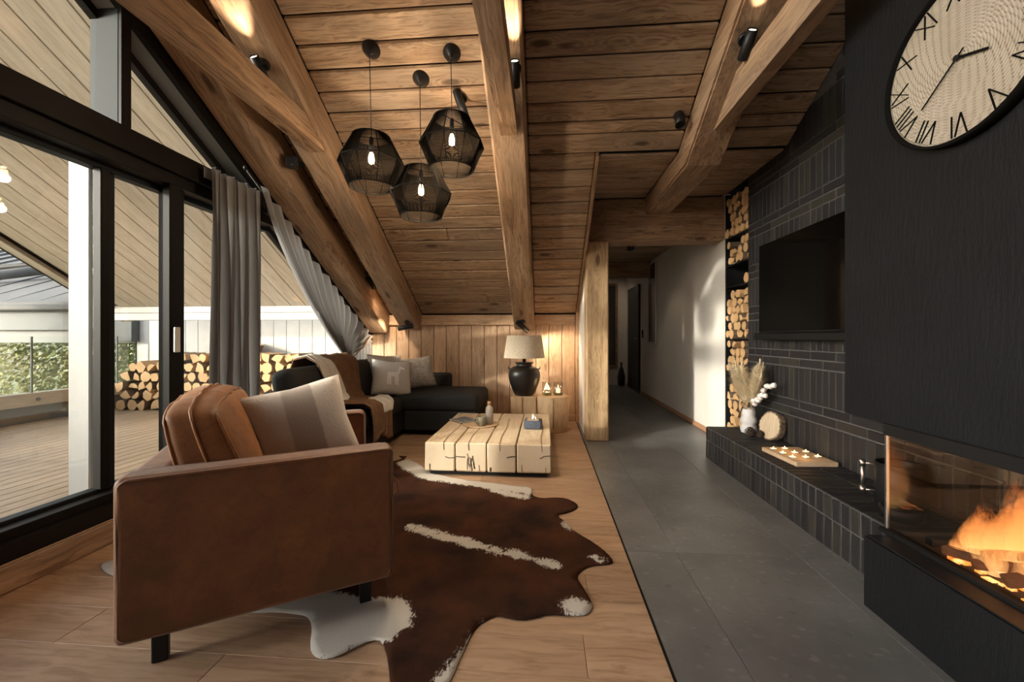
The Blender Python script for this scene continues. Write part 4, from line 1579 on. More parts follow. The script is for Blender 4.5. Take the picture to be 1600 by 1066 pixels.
def shade_spruce(x, y, zb, h, r, label, seed, n=2600):
    rnd = random.Random(seed)
    t = thing('shade_spruce', label, 'tree', (x, y, zb), 0, 'unseen spruces added to block the sun')
    ob('trunk', tube([(0, 0, 0), (0, 0, h * 0.95)], [0.09, 0.015], 8), M['bark'], t)
    ac = Acc()
    for i in range(n):
        hh = rnd.random() ** 0.8
        rr = r * (1 - hh) ** 0.55 * rnd.uniform(0.35, 1.0)
        a = rnd.uniform(0, 6.28)
        p = Vector((rr * math.cos(a), rr * math.sin(a), 0.15 + hh * (h - 0.1)))
        L = rnd.uniform(0.10, 0.20)
        d = Vector((math.cos(a), math.sin(a), rnd.uniform(-0.6, 0.1))) * L
        sd = Vector((-math.sin(a), math.cos(a), rnd.uniform(-.5, .5))) * L * 0.45
        ac.add([p - sd, p + d, p + sd, p - d * .5], [(0, 1, 2, 3)])
    f = ob('foliage', ac.mesh('foliage'), M['leaf'], t)
    f['kind'] = 'stuff'
    return t


for k, yq in enumerate((-1.72, -0.18, 3.0, 4.5)):
    shade_spruce(-8.5, yq, -3.0, 6.9 + 0.25 * (k % 3), 0.74, 'unseen tall conifer added to block sun, %s from the terrace end wall' % ORD[k], 40 + k)
for k, yq in enumerate((-3.0, -4.8)):
    shade_spruce(-9.6, yq, -3.0, 5.5, 0.85, 'unseen short conifer added to block low sun, %s from the terrace' % ORD[k], 60 + k)

# neighbouring low roof
nr = thing('neighbour_roof', 'grey standing-seam metal roof with gutter beyond the terrace', 'roof', (-10.0, 5.9, 1.0))
NB_ = (-10.0, 5.9, 1.0)
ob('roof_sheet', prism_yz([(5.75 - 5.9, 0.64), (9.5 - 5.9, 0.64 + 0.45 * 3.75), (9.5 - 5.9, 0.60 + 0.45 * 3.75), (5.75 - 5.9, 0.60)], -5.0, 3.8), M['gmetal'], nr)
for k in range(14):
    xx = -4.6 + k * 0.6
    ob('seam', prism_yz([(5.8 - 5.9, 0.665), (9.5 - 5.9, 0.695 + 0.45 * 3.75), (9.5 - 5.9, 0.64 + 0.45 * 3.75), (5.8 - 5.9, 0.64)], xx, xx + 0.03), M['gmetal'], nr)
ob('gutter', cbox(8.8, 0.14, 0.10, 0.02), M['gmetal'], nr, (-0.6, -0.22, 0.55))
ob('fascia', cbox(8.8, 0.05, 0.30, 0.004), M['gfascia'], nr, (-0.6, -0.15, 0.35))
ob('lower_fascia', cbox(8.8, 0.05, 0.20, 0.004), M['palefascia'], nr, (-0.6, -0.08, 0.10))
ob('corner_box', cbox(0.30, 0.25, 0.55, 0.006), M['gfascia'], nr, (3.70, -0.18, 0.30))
ob('roof_pipe', tube([(-1.0, 0.35, 0.85), (-0.9, 0.5, 1.05), (2.4, 1.6, 1.72)], 0.09, 10), M['gmetal'], nr)
ob('roof_rail', tube([(-1.5, 0.9, 1.3), (3.6, 2.0, 1.95)], 0.05, 6), M['blackmatt'], nr)

# outdoor firewood
random.seed(5)
LOGS2 = LOGS


def top_wood(x):
    if x < -5.55:
        return 0.66 + 0.25 * (x + 6.1)
    if x < -5.2:
        return 0.72 + 0.75 * (x + 5.55)
    if x < -3.5:
        return 1.0
    return 1.0 - 0.9 * (x + 3.5)


for (cx, cz, rr, od, rw) in ranked(pack(-6.08, -3.05, DZ, top_wood, 0.062, 0.088, 1), False):
    o = ob('firewood_log', random.choice(LOGS2), None, None, (cx, 5.50 + random.uniform(-0.04, 0.02), cz), (random.uniform(0, 6.28), 0, 0))
    o.rotation_mode = 'XYZ'
    o.rotation_euler = (Matrix.Rotation(R(90), 4, 'Z') @ Matrix.Rotation(random.uniform(0, 6.28), 4, 'X')).to_euler()
    o.scale = (0.36, rr, rr)
    tag(o, 'firewood log, %s from the left in the %s of the stack outside' % (od, rw), 'log', 'firewood stacked on the terrace')

# trees and ground beyond
struct('ground', mesh_from('ground', [(-60, -40, -3.0), (-6.4, -40, -3.0), (-6.4, 60, -3.0), (-60, 60, -3.0)], [(0, 1, 2, 3)]), M['ground'])


def tree(x, y, zb, h, r, leaf, label, n=8000, seed=1):
    rnd = random.Random(seed)
    t = thing('tree', label, 'tree', (x, y, zb))
    ob('trunk', tube([(0, 0, 0), (0.1, 0.05, h * 0.4), (0.05, 0.0, h * 0.8)], [0.22, 0.16, 0.06], 8), M['bark'], t)
    ac = Acc()
    for i in range(n):
        while True:
            p = Vector((rnd.uniform(-1, 1), rnd.uniform(-1, 1), rnd.uniform(-1, 1)))
            if 0.25 < p.length < 1:
                break
        p = Vector((p.x * r, p.y * r, h * 0.62 + p.z * h * 0.42))
        s = rnd.uniform(0.035, 0.08)
        u = Vector((rnd.gauss(0, 1), rnd.gauss(0, 1), rnd.gauss(0, 1))).normalized()
        w = u.orthogonal().normalized()
        v2 = u.cross(w)
        ac.add([p + w * s, p + v2 * s * .6, p - w * s, p - v2 * s * .6], [(0, 1, 2, 3)])
    f = ob('foliage', ac.mesh('foliage'), leaf, t)
    f['kind'] = 'stuff'
    return t


tree(-16.2, 9.4, -3.0, 5.2, 2.2, M['leaf2'], 'yellow-green tree behind the balustrade, leftmost', 9000, 1)
tree(-12.4, 10.6, -3.0, 5.4, 1.7, M['leaf'], 'dark green tree behind the balustrade, middle', 9000, 2)
tree(-9.2, 11.6, -3.0, 5.0, 1.6, M['leaf2'], 'yellow-green tree behind the balustrade, near the house post', 9000, 3)
tree(-17.5, 15.5, -3.0, 10.0, 3.4, M['leaf2'], 'tall pale tree above the neighbouring metal roof', 14000, 4)

# ------------------------------------------------------------------ curtains
def curtain_straight():
    t = thing('curtain', 'grey curtain hanging straight beside the glass door', 'curtain', (-2.22, 2.77, 0))
    V, F = [], []
    n, m = 120, 24
    for j in range(m + 1):
        tz = j / m
        z = 2.235 * (1 - tz) + 0.02 * tz
        for i in range(n + 1):
            s = i / n
            amp = 0.034 * (0.55 + 0.45 * min(1, tz * 4))
            ph = s * 2 * math.pi * 8.5 + 0.5 * math.sin(tz * 3 + s * 9)
            y = -0.235 + 0.47 * s + 0.012 * math.sin(tz * 5 + s * 20) * tz
            V.append((amp * math.sin(ph) + 0.018 * math.sin(s * 23 + tz * 2.0), y + 0.012 * math.cos(ph), z))
    for j in range(m):
        for i in range(n):
            a = j * (n + 1) + i
            F.append((a, a + 1, a + n + 2, a + n + 1))
    ob('cloth', mesh_from('cloth', V, F, True), M['curtain'], t)
    ob('header_tape', cbox(0.006, 0.47, 0.07, 0.001), M['curtain'], t, (-0.045, 0, 2.2))
    return t


curtain_straight()
cs = thing('curtain', 'grey curtain swept back along the sloping glass with a tieback', 'curtain', (-2.19, 4.0, 0))
V, F = [], []
n, m = 110, 34
TIE = Vector((0, 4.36, 0.865))
for j in range(m + 1):
    t = j / m
    for i in range(n + 1):
        s = i / n
        top = Vector((0, 2.97 + 2.08 * s, gz(2.97 + 2.08 * s) - 0.13 - 0.03 * math.sin(math.pi * s)))
        tie = TIE + Vector((0, -0.05 + 0.12 * s, 0.02 * math.sin(s * 3)))
        c1 = Vector((0, top.y + 0.06 + 0.14 * (1 - s), top.z - (0.42 * (1 - s) + 0.05)))
        c2 = Vector((0, tie.y - 0.62 * (1 - s) + 0.02, tie.z + 0.38 * (1 - s) + 0.06))
        if t < 0.78:
            q_ = t / 0.78
            p = top * (1 - q_) ** 3 + c1 * 3 * q_ * (1 - q_) ** 2 + c2 * 3 * q_ ** 2 * (1 - q_) + tie * q_ ** 3
            amp = 0.03 * (1 - q_) ** 0.6 + 0.013
        else:
            q_ = (t - 0.78) / 0.22
            p = tie + Vector((0, (s - 0.4) * 0.28 * q_, -0.6 * q_))
            amp = 0.016 + 0.03 * q_
        ph = s * 2 * math.pi * 14 + 0.8 * math.sin(t * 4 + s * 6)
        V.append((amp * math.sin(ph) + 0.012 * math.sin(s * 17), p.y - 4.0 + 0.006 * math.cos(ph), p.z))
for j in range(m):
    for i in range(n):
        a = j * (n + 1) + i
        F.append((a, a + 1, a + n + 2, a + n + 1))
ob('cloth', mesh_from('cloth', V, F, True), M['curtain'], cs)
ob('tieback', tube([(0.03, 0.92, 1.10), (0.045, 0.62, 0.96), (0.055, 0.40, 0.875), (0.05, 0.31, 0.85), (-0.03, 0.30, 0.85), (-0.05, 0.36, 0.86)], 0.008, 8), m_plain('tieback_cord', (0.40, 0.22, 0.14), 0.8), cs)
V, F = [], []
n, m = 60, 10
for j in range(m + 1):
    for i in range(n + 1):
        s, t = i / n, j / m
        yq = 4.52 + 0.60 * s
        zt_ = gz(yq) - 0.10
        ph = s * 2 * math.pi * 7
        V.append((-0.05 + 0.02 * math.sin(ph), yq - 4.0, zt_ * (1 - t) + 0.35 * t))
for j in range(m):
    for i in range(n):
        a = j * (n + 1) + i
        F.append((a, a + 1, a + n + 2, a + n + 1))
ob('trailing_cloth', mesh_from('trailing_cloth', V, F, True), M['curtain'], cs)
rl = thing('curtain_rail', 'thin black curtain rail following the sloping gable', 'rail', (-2.24, 4.0, 1.7))
ob('rail', tube([(0, 2.9 - 4.0, gz(2.9) - 0.08 - 1.7), (0, 5.15 - 4.0, gz(5.15) - 0.08 - 1.7)], 0.009, 8), M['black'], rl)
ob('finial', lathe([(0.004, -0.02), (0.016, 0), (0.004, 0.02)], 12), M['black'], rl, (0, 2.88 - 4.0, gz(2.88) - 0.08 - 1.7))

# ------------------------------------------------------------------ armchair
AC = Vector((-1.238, 1.812, 0))
AR = math.atan2(0.45, 0.739)
ch = thing('armchair', 'cognac brown leather armchair with boxy arms and black legs', 'armchair', AC, AR)
LZ = 0.115
for s in (-1, 1):
    a = rob('arm', 0.865, 0.115, 0.535, 0.026, M['leather'], ch, (0, s * 0.4425, LZ + 0.2675), None, 4)
    e = s * 0.502
    for off in (0.496, 0.389):
        yy_ = s * off
        pts = []
        hx, z0, z1, rc = 0.418, LZ + 0.018, LZ + 0.527, 0.03
        for (cx, cz, a0) in ((hx - rc, z1 - rc, 0), (-hx + rc, z1 - rc, 90), (-hx + rc, z0 + rc, 180), (hx - rc, z0 + rc, 270)):
            for k in range(5):
                an = R(a0 + 22.5 * k)
                pts.append((cx + rc * math.cos(an), yy_ - s * 0.4425, cz + rc * math.sin(an) - LZ - 0.2675))
        ob('piping', tube(pts, 0.0055, 6, True), M['leather'], a)
rob('backrest', 0.12, 0.775, 0.525, 0.03, M['leather'], ch, (-0.3725, 0, LZ + 0.2625), None, 4)
rob('seat_base', 0.70, 0.77, 0.19, 0.02, M['leather'], ch, (0.04, 0, LZ + 0.105), None, 3)
rob('seat_cushion', 0.74, 0.765, 0.15, 0.05, M['leather_cushion'], ch, (0.065, 0, LZ + 0.275), None, 4, 0.02, 4)
# back cushion: leaning wedge with pillowy faces
def bcp(x, y, z):
    bul = 0.20 * max(0, 1 - z * z) * max(0, 1 - y * y)
    tz = (z + 1) / 2
    X_ = x * (1 + bul) * 0.112 * (1.10 - 0.34 * tz) - 0.125 * tz
    X_ += 0.006 * math.sin(21 * y + 4 * x) * max(0, tz - 0.3) * (1 - abs(y)) * (1 if x > 0 else 0.3)
    yv = y * 0.375 * (1 - 0.06 * abs(z) ** 3) * (1 + 0.03 * (1 - z * z))
    zv = tz * 0.41 * (1 - 0.07 * y * y) + 0.02 * (1 - y * y) * (1 - x * x) * tz ** 4 + 0.004 * math.sin(16 * y) * tz ** 3
    return (X_, yv, zv)


def puffy(fn, n, r):
    bm = bmesh.new()
    bmesh.ops.create_cube(bm, size=2.0)
    bmesh.ops.subdivide_edges(bm, edges=bm.edges[:], cuts=n, use_grid_fill=True)
    c = [1 - r_ for r_ in r]
    for v in bm.verts:
        q_ = [max(-c[i], min(c[i], v.co[i])) for i in range(3)]
        d = Vector([(v.co[i] - q_[i]) / r[i] for i in range(3)])
        if d.length > 1:
            d.normalize()
        v.co = fn(*[q_[i] + d[i] * r[i] for i in range(3)])
    bmesh.ops.recalc_face_normals(bm, faces=bm.faces)
    me = bpy.data.meshes.new('back_cushion')
    bm.to_mesh(me)
    bm.free()
    me.polygons.foreach_set('use_smooth', [True] * len(me.polygons))
    return me


me = puffy(bcp, 17, (0.42, 0.12, 0.18))
bc = ob('back_cushion', me, M['leather_cushion'], ch, (-0.145, 0, LZ + 0.335))
for xq in (-0.88, 0.02, 0.88):
    if xq == 0.02:
        pts = [bcp(xq, -1.004, z / 10) for z in range(-10, 9)] + [bcp(xq, -0.97, 0.955)] + [bcp(xq, y / 10, 1.006) for y in range(-9, 10)]
    else:
        pts = [bcp(xq, -0.972, z / 10) for z in range(-10, 9)] + [bcp(xq * 0.97, -0.94, 0.91)] + [bcp(xq, y / 10, 0.955) for y in range(-8, 9)]
    ob('seam', tube(pts, 0.0058, 6), M['leather_cushion'], bc)
for (lx, ly) in ((-0.33, -0.42), (0.33, -0.42), (-0.33, 0.42), (0.33, 0.42)):
    ob('leg', cbox(0.045, 0.03, LZ, 0.003), M['black'], ch, (lx, ly, LZ / 2 - 0.001 + 0.002))
ob('tag_loop', tube([(0.430, -0.47, 0.52), (0.45, -0.47, 0.50), (0.452, -0.47, 0.46), (0.430, -0.47, 0.44)], 0.003, 5), M['leather_cushion'], ch)


def loc_in(base, ang, x, y, z):
    return Vector((base.x + x * math.cos(ang) - y * math.sin(ang), base.y + x * math.sin(ang) + y * math.cos(ang), z))


fp_ = loc_in(AC, AR, 0.09, 0.0, 0.665)
o = ob('fur_pillow', cushion(0.46, 0.42, 0.15, 16, 0.08), M['fur'], None, fp_)
o.rotation_euler = (Matrix.Rotation(R(38), 4, 'Z') @ Matrix.Rotation(R(-20), 4, 'X') @ Matrix.Rotation(R(-12), 4, 'Y')).to_euler()
tag(o, 'taupe faux-fur pillow with a darker band on the leather armchair', 'pillow')

# ------------------------------------------------------------------ sofa
SB = Vector((-1.85, 4.1, 0))
so = thing('corner_sofa', 'charcoal corner sofa with chaise under the sloping window', 'sofa', SB)


def sp(name, x0, x1, y0, y1, z0, z1, r=0.04, puff=0.0, rot=None, parent=None, sub=0):
    return rob(name, x1 - x0, y1 - y0, z1 - z0, r, M['velvet'], parent or so, Vector(((x0 + x1) / 2, (y0 + y1) / 2, (z0 + z1) / 2)) - SB, rot, 4, puff, sub)


sp('base', -2.18, -1.56, 3.02, 5.20, 0.06, 0.28, 0.02)
sp('chaise_base', -1.55, -0.74, 4.38, 5.18, 0.06, 0.28, 0.02)
sp('seat_cushion', -2.02, -1.53, 3.05, 3.72, 0.27, 0.43, 0.05, 0.012, None, None, 4)
sp('seat_cushion', -2.02, -1.53, 3.73, 4.36, 0.27, 0.43, 0.05, 0.012, None, None, 4)
sp('chaise_cushion', -2.02, -0.71, 4.36, 5.19, 0.27, 0.46, 0.06, 0.012, None, None, 4)
sp('back_frame', -2.22, -2.10, 3.02, 5.20, 0.06, 0.66, 0.03)
sp('armrest', -2.20, -1.60, 2.90, 3.02, 0.06, 0.60, 0.04)
sp('end_backrest', -2.05, -1.20, 5.14, 5.26, 0.06, 0.63, 0.04)
for (y0, y1) in ((3.03, 3.80), (3.82, 4.52), (4.54, 5.12)):
    sp('back_cushion', -2.15, -1.94, y0, y1, 0.40, 0.84, 0.075, 0.0, (0, R(-11), 0))
for (lx, ly) in ((-2.1, 3.1), (-1.62, 3.1), (-0.82, 4.45), (-0.82, 5.1)):
    ob('leg', cbox(0.05, 0.05, 0.062, 0.003), M['black'], so, Vector((lx, ly, 0.0315)) - SB)


def sofa_pillow(name, w, h, t, mat, loc, rz, tilt, label, roll=0, pinch=0.08):
    o = ob(name, cushion(w, h, t, 16, pinch), mat, None, loc)
    o.rotation_euler = (Matrix.Rotation(R(rz), 4, 'Z') @ Matrix.Rotation(R(tilt), 4, 'X') @ Matrix.Rotation(R(roll), 4, 'Y')).to_euler()
    return tag(o, label, 'pillow')


kp = sofa_pillow('knit_pillow', 0.45, 0.42, 0.15, M['knit'], (-1.70, 4.42, 0.635), 38, -24, 'pale knitted pillow with a white deer motif on the charcoal sofa', 8)
# the deer motif
ac = Acc()
deer = [[(-0.075, -0.01), (0.05, -0.01), (0.06, 0.045), (-0.06, 0.04)],
        [(0.03, 0.02), (0.06, 0.02), (0.085, 0.11), (0.06, 0.11)], [(0.055, 0.085), (0.12, 0.075), (0.118, 0.10), (0.06, 0.12)],
        [(-0.072, -0.11), (-0.055, -0.11), (-0.045, 0.0), (-0.075, 0.0)], [(-0.045, -0.11), (-0.03, -0.11), (-0.025, 0.0), (-0.05, 0.0)],
        [(0.015, -0.11), (0.03, -0.11), (0.035, 0.0), (0.01, 0.0)], [(0.04, -0.11), (0.055, -0.11), (0.055, 0.0), (0.032, 0.0)]]
for q_ in deer:
    V = [(a, -0.078 - 0.0, b) for a, b in q_] + [(a, -0.06, b) for a, b in q_]
    ac.add(V, [(0, 1, 2, 3), (7, 6, 5, 4), (0, 4, 5, 1), (1, 5, 6, 2), (2, 6, 7, 3), (3, 7, 4, 0)])
ob('deer_motif', ac.mesh('deer_motif'), M['knitwhite'], kp)
sofa_pillow('fur_pillow', 0.44, 0.40, 0.19, M['greyfur'], (-1.56, 4.86, 0.655), 28, -22, 'mottled grey fluffy pillow at the back corner of the sofa', -6)
sofa_pillow('plain_pillow', 0.46, 0.42, 0.14, M['knit'], (-1.86, 4.66, 0.68), 55, -16, 'light grey pillow tucked behind the deer pillow', 4)

# throw over back, seat and front edge
th_ = thing('throw_blanket', 'brown throw with white fleece side draped over the charcoal sofa', 'blanket', (-1.8, 3.7, 0.4))
TB = Vector((-1.8, 3.7, 0.4))
PATH = [(-2.26, 0.52), (-2.265, 0.72), (-2.22, 0.865), (-2.10, 0.895), (-2.00, 0.84), (-1.945, 0.68), (-1.90, 0.52), (-1.84, 0.465), (-1.70, 0.46), (-1.58, 0.462), (-1.51, 0.44), (-1.485, 0.36), (-1.475, 0.24), (-1.47, 0.15)]


def throw_part(name, s0, s1, mat, lift, j0, j1, seed, n=44):
    V, F = [], []
    rnd = random.Random(seed)
    mm = (j1 - j0) * 4
    for j in range(mm + 1):
        tt_ = j0 + j / 4
        k = min(int(tt_), len(PATH) - 2)
        f = tt_ - k
        px = PATH[k][0] * (1 - f) + PATH[k + 1][0] * f
        pz = PATH[k][1] * (1 - f) + PATH[k + 1][1] * f
        u = tt_ / (len(PATH) - 1)
        yc0 = 3.34 + 0.12 * math.sin(u * 3.0)
        yc1 = 3.98 + 0.16 * math.sin(u * 4.5 + 0.4)
        for i in range(n + 1):
            s = s0 + (s1 - s0) * i / n
            yv = yc0 + (yc1 - yc0) * s + 0.03 * math.sin(u * 14 + s * 4)
            w = 0.013 * math.sin(s * 26 + u * 5) + 0.008 * math.sin(s * 47 - u * 9)
            nrm = 1 if 2 <= tt_ < 10.5 else 0.4
            V.append((px + lift * (0.5 if tt_ > 4 else 0.2) + abs(w) * (1.0 if (4 < tt_ < 7 or tt_ > 10) else 0.2) - TB.x, yv - TB.y, pz + lift + abs(w) * nrm - TB.z + (0.04 * math.sin(s * 5) if tt_ > len(PATH) - 1.5 else 0)))
    for j in range(mm):
        for i in range(n):
            a = j * (n + 1) + i
            F.append((a, a + 1, a + n + 2, a + n + 1))
    o = ob(name, mesh_from(name, V, F, True), mat, th_)
    md = o.modifiers.new('thick', 'SOLIDIFY')
    md.thickness = 0.008
    md.offset = 1
    return o


throw_part('brown_side', 0.0, 1.0, M['throw'], 0.022, 0, 13, 1)
throw_part('white_side', 0.02, 0.34, M['throwwhite'], 0.034, 2, 7, 2)
throw_part('white_side', 0.45, 1.02, M['throwwhite'], 0.034, 8, 11, 3)
throw_part('brown_fold', -0.08, 0.42, M['throw'], 0.042, 7, 13, 4)

# ------------------------------------------------------------------ cowhide rug
RUG = [(-1.212, 3.60), (-1.359, 3.62), (-1.45, 3.40), (-1.30, 3.238), (-1.091, 3.44), (-0.93, 3.20), (-0.642, 3.06), (-0.356, 2.99), (-0.195, 2.944), (-0.083, 2.941), (-0.088, 2.787), (-0.017, 2.738), (0.069, 2.766), (0.151, 2.762), (0.217, 2.673), (0.216, 2.614), (0.159, 2.543), (0.07, 2.5), (0.121, 2.41), (0.153, 2.325), (0.184, 2.268), (0.269, 2.164), (0.321, 2.068), (0.338, 2.0), (0.306, 1.975), (0.219, 1.958), (0.173, 1.917), (0.145, 1.864), (0.176, 1.764), (0.195, 1.694), (0.196, 1.655), (0.168, 1.612), (0.115, 1.6), (0.015, 1.603), (-0.03, 1.578), (-0.086, 1.559), (-0.162, 1.575), (-0.19, 1.58), (-0.244, 1.533), (-0.265, 1.484), (-0.283, 1.364), (-0.296, 1.27), (-0.311, 1.214), (-0.36, 1.14), (-0.45, 1.17), (-0.523, 1.33), (-0.577, 1.413), (-0.621, 1.415), (-0.662, 1.376), (-0.707, 1.33), (-0.745, 1.316), (-0.786, 1.329), (-0.821, 1.364), (-0.865, 1.453), (-0.908, 1.509), (-0.956, 1.526), (-1.066, 1.533), (-1.137, 1.52), (-1.329, 1.523), (-1.609, 1.581), (-1.924, 1.691), (-2.019, 1.718), (-2.093, 1.759), (-2.125, 1.8), (-2.087, 1.83), (-1.95, 1.95), (-1.85, 2.2), (-1.9, 2.6), (-1.98, 2.85), (-1.8, 3.0), (-1.6, 2.95), (-1.5, 3.2)]
# drop the two helper corners near the table so the outline stays simple
RUG = [p for p in RUG if p not in [(-1.45, 3.40), (-1.30, 3.238)]]


def chaikin(P, it=2):
    for _ in range(it):
        Q = []
        for i in range(len(P)):
            a, b = P[i], P[(i + 1) % len(P)]
            Q.append((a[0] * .75 + b[0] * .25, a[1] * .75 + b[1] * .25))
            Q.append((a[0] * .25 + b[0] * .75, a[1] * .25 + b[1] * .75))
        P = Q
    return P


RO = chaikin(RUG, 1)


def inside(p, P):
    c = False
    j = len(P) - 1
    for i in range(len(P)):
        if (P[i][1] > p[1]) != (P[j][1] > p[1]) and p[0] < (P[j][0] - P[i][0]) * (p[1] - P[i][1]) / (P[j][1] - P[i][1]) + P[i][0]:
            c = not c
        j = i
    return c


WH = [((-0.76, 2.27), (-0.36, 2.10), 0.035), ((-0.36, 2.10), (0.06, 1.945), 0.03),
      ((-1.16, 3.44), (-0.90, 3.15), 0.11), ((-0.90, 3.12), (-0.12, 2.87), 0.075), ((-0.35, 2.86), (-0.14, 2.76), 0.04),
      ((-1.15, 1.58), (-0.85, 1.57), 0.09), ((-0.80, 1.47), (-0.63, 1.52), 0.13), ((-0.75, 1.36), (-0.72, 1.38), 0.06), ((-1.9, 1.72), (-1.2, 1.58), 0.09),
      ((0.13, 1.65), (0.165, 1.645), 0.055), ((-0.31, 1.24), (-0.255, 1.45), 0.03), ((-0.22, 1.52), (-0.25, 1.45), 0.02),
      ((0.155, 2.30), (0.135, 2.38), 0.022), ((0.29, 2.0), (0.25, 2.03), 0.016), ((-2.1, 1.8), (-2.0, 1.78), 0.10)]


def wsd(x, y):
    best = 9
    for (a, b, r) in WH:
        dx, dy = b[0] - a[0], b[1] - a[1]
        L2 = dx * dx + dy * dy
        t = max(0, min(1, ((x - a[0]) * dx + (y - a[1]) * dy) / L2)) if L2 > 0 else 0
        d = math.hypot(x - a[0] - t * dx, y - a[1] - t * dy) - r
        best = min(best, d)
    return best


ov = [Vector(p) for p in RO]
ne = len(ov)
inner = []
gx = -2.2
while gx < 0.4:
    gy = 1.1
    while gy < 3.7:
        p = (gx + random.uniform(-.003, .003), gy + random.uniform(-.003, .003))
        if inside(p, RO) and min((p[0] - q_[0]) ** 2 + (p[1] - q_[1]) ** 2 for q_ in RO) > 0.0003:
            inner.append(Vector(p))
        gy += 0.03
    gx += 0.03
res = delaunay_2d_cdt(ov + inner, [(i, (i + 1) % ne) for i in range(ne)], [], 1, 1e-6)
rv, rf = res[0], res[2]
V = [(v.x, v.y, 0.0015 + 0.002 * (math.sin(v.x * 7) * math.sin(v.y * 6) + 1)) for v in rv]
me = mesh_from('cowhide_rug', V, [tuple(f) for f in rf], True)
bm = bmesh.new()
bm.from_mesh(me)
bmesh.ops.recalc_face_normals(bm, faces=bm.faces)
if sum(f.normal.z for f in bm.faces) < 0:
    bmesh.ops.reverse_faces(bm, faces=bm.faces)
bm.to_mesh(me)
bm.free()
at = me.attributes.new('white', 'FLOAT', 'POINT')
at.data.foreach_set('value', [max(0, min(1, 0.5 - wsd(v.co.x, v.co.y) * 1.6)) for v in me.vertices])
rg_ = ob('cowhide_rug', me, M['hide'])
md = rg_.modifiers.new('thick', 'SOLIDIFY')
md.thickness = 0.005
md.offset = 1
tag(rg_, 'brown and white cowhide rug spread on the oak floor', 'rug')

# ------------------------------------------------------------------ coffee table
ct = thing('coffee_table', 'low pale coffee table of four squared oak timbers', 'table', (-0.44, 3.77, 0))
CT = Vector((-0.44, 3.77, 0))
XS = [-0.945, -0.697, -0.448, -0.214, 0.058]
for k in range(4):
    x0, x1 = XS[k], XS[k + 1]
    me = cbox(1.25, x1 - x0 - 0.005, 0.222, 0.008, 'timber', 0.003)
    me.materials.append(M['tablewood'])
    me.materials.append(M['endgrain'])
    for p in me.polygons:
        if abs(p.normal.x) > 0.9:
            p.material_index = 1
    tb = ob('timber', me, None, ct, Vector(((x0 + x1) / 2, 3.77, 0.151)) - CT, (0, 0, R(90)))
    # drying cracks, local x along the timber, near end at x=-0.625
    hw = (x1 - x0) / 2
    def crack(pts, w, axis):
        ac = Acc()
        for a, b in zip(pts[:-1], pts[1:]):
            A, B = Vector(a), Vector(b)
            d = (B - A).normalized()
            nr_ = Vector((0, 0, 1)) if axis == 'top' else Vector((1, 0, 0))
            sd = d.cross(nr_).normalized() * w / 2
            dp = nr_ * 0.0025
            V_ = [A - sd - dp, A + sd - dp, B + sd - dp, B - sd - dp, A - sd + dp, A + sd + dp, B + sd + dp, B - sd + dp]
            ac.add(V_, [(0, 1, 2, 3), (7, 6, 5, 4), (0, 4, 5, 1), (1, 5, 6, 2), (2, 6, 7, 3), (3, 7, 4, 0)])
        ob('crack', ac.mesh('crack'), M['crack'], tb)
    yc = (-0.03, 0.02, 0.015, -0.06)[k]
    crack([(-0.622, yc, 0.111), (-0.40, yc + 0.008, 0.111), (-0.1, yc - 0.006, 0.111), (0.35, yc + 0.004, 0.111)], (0.005, 0.003, 0.0035, 0.003)[k], 'top')
    crack([(-0.6255, yc, 0.106), (-0.6255, yc - 0.004, 0.055)], 0.004, 'end')
    sgn = (-1, 1, -1, -1)[k]
    crack([(-0.6255, sgn * hw * 0.95, -0.005 + 0.01 * k), (-0.6255, sgn * hw * 0.60, 0.0 + 0.01 * k - 0.008), (-0.6255, sgn * hw * 0.35, 0.002)], 0.006, 'end')
    if k == 1:
        rk = random.Random(3)
        for q0 in range(9):
            y_, z_ = 0.03 - 0.012 * q0 * 0.6, rk.uniform(-0.05, 0.015)
            if q0 == 0:
                z_ = 0.03
            pts = [(-0.6255, y_, z_)]
            for st_ in range(rk.randint(2, 4)):
                y_ += rk.uniform(-0.012, 0.008)
                z_ -= rk.uniform(0.012, 0.032)
                if z_ < -0.103:
                    break
                pts.append((-0.6255, y_, z_))
            if len(pts) > 1:
                crack(pts, rk.uniform(0.002, 0.006), 'end')
    rk = random.Random(20 + k)
    for q0 in range(2):
        y_ = rk.uniform(-hw * 0.8, hw * 0.8)
        crack([(-0.6255, y_, -0.108), (-0.6255, y_ + rk.uniform(-.006, .006), -0.108 + rk.uniform(0.03, 0.06))], 0.0025, 'end')
ob('plinth', cbox(0.93, 1.2, 0.038, 0.003), M['blackmatt'], ct, (0.0, 0, 0.0245))

TZ = 0.2625
o = ob('round_board', lathe([(0.165, 0.0), (0.17, 0.003), (0.17, 0.009), (0.165, 0.012)], 56), M['tray'], None, (-0.60, 3.82, TZ))
tag(o, 'thin round wooden serving board on the coffee table', 'board')
mg = thing('magazine', 'dark printed magazine lying on the round board edge', 'magazine', (-0.775, 3.95, TZ + 0.0125), R(48))
ob('pages', cbox(0.20, 0.26, 0.004, 0.0008), M['paper'], mg, (0, 0, 0.0022))
ob('cover', cbox(0.20, 0.26, 0.0008, 0.0002), M['print'], mg, (0, 0, 0.0048))
mgc = thing('mug', 'mottled grey-green mug on the round board', 'mug', (-0.575, 3.715, TZ + 0.012))
ob('cup', lathe([(0.030, 0), (0.036, 0.004), (0.040, 0.05), (0.0385, 0.085), (0.035, 0.085), (0.034, 0.02), (0.01, 0.012)], 28), M['mug'], mgc)
ob('handle', tube([(-0.036, 0.01, 0.07), (-0.056, 0.02, 0.068), (-0.064, 0.024, 0.045), (-0.056, 0.02, 0.022), (-0.037, 0.01, 0.018)], 0.005, 8), M['mug'], mgc)
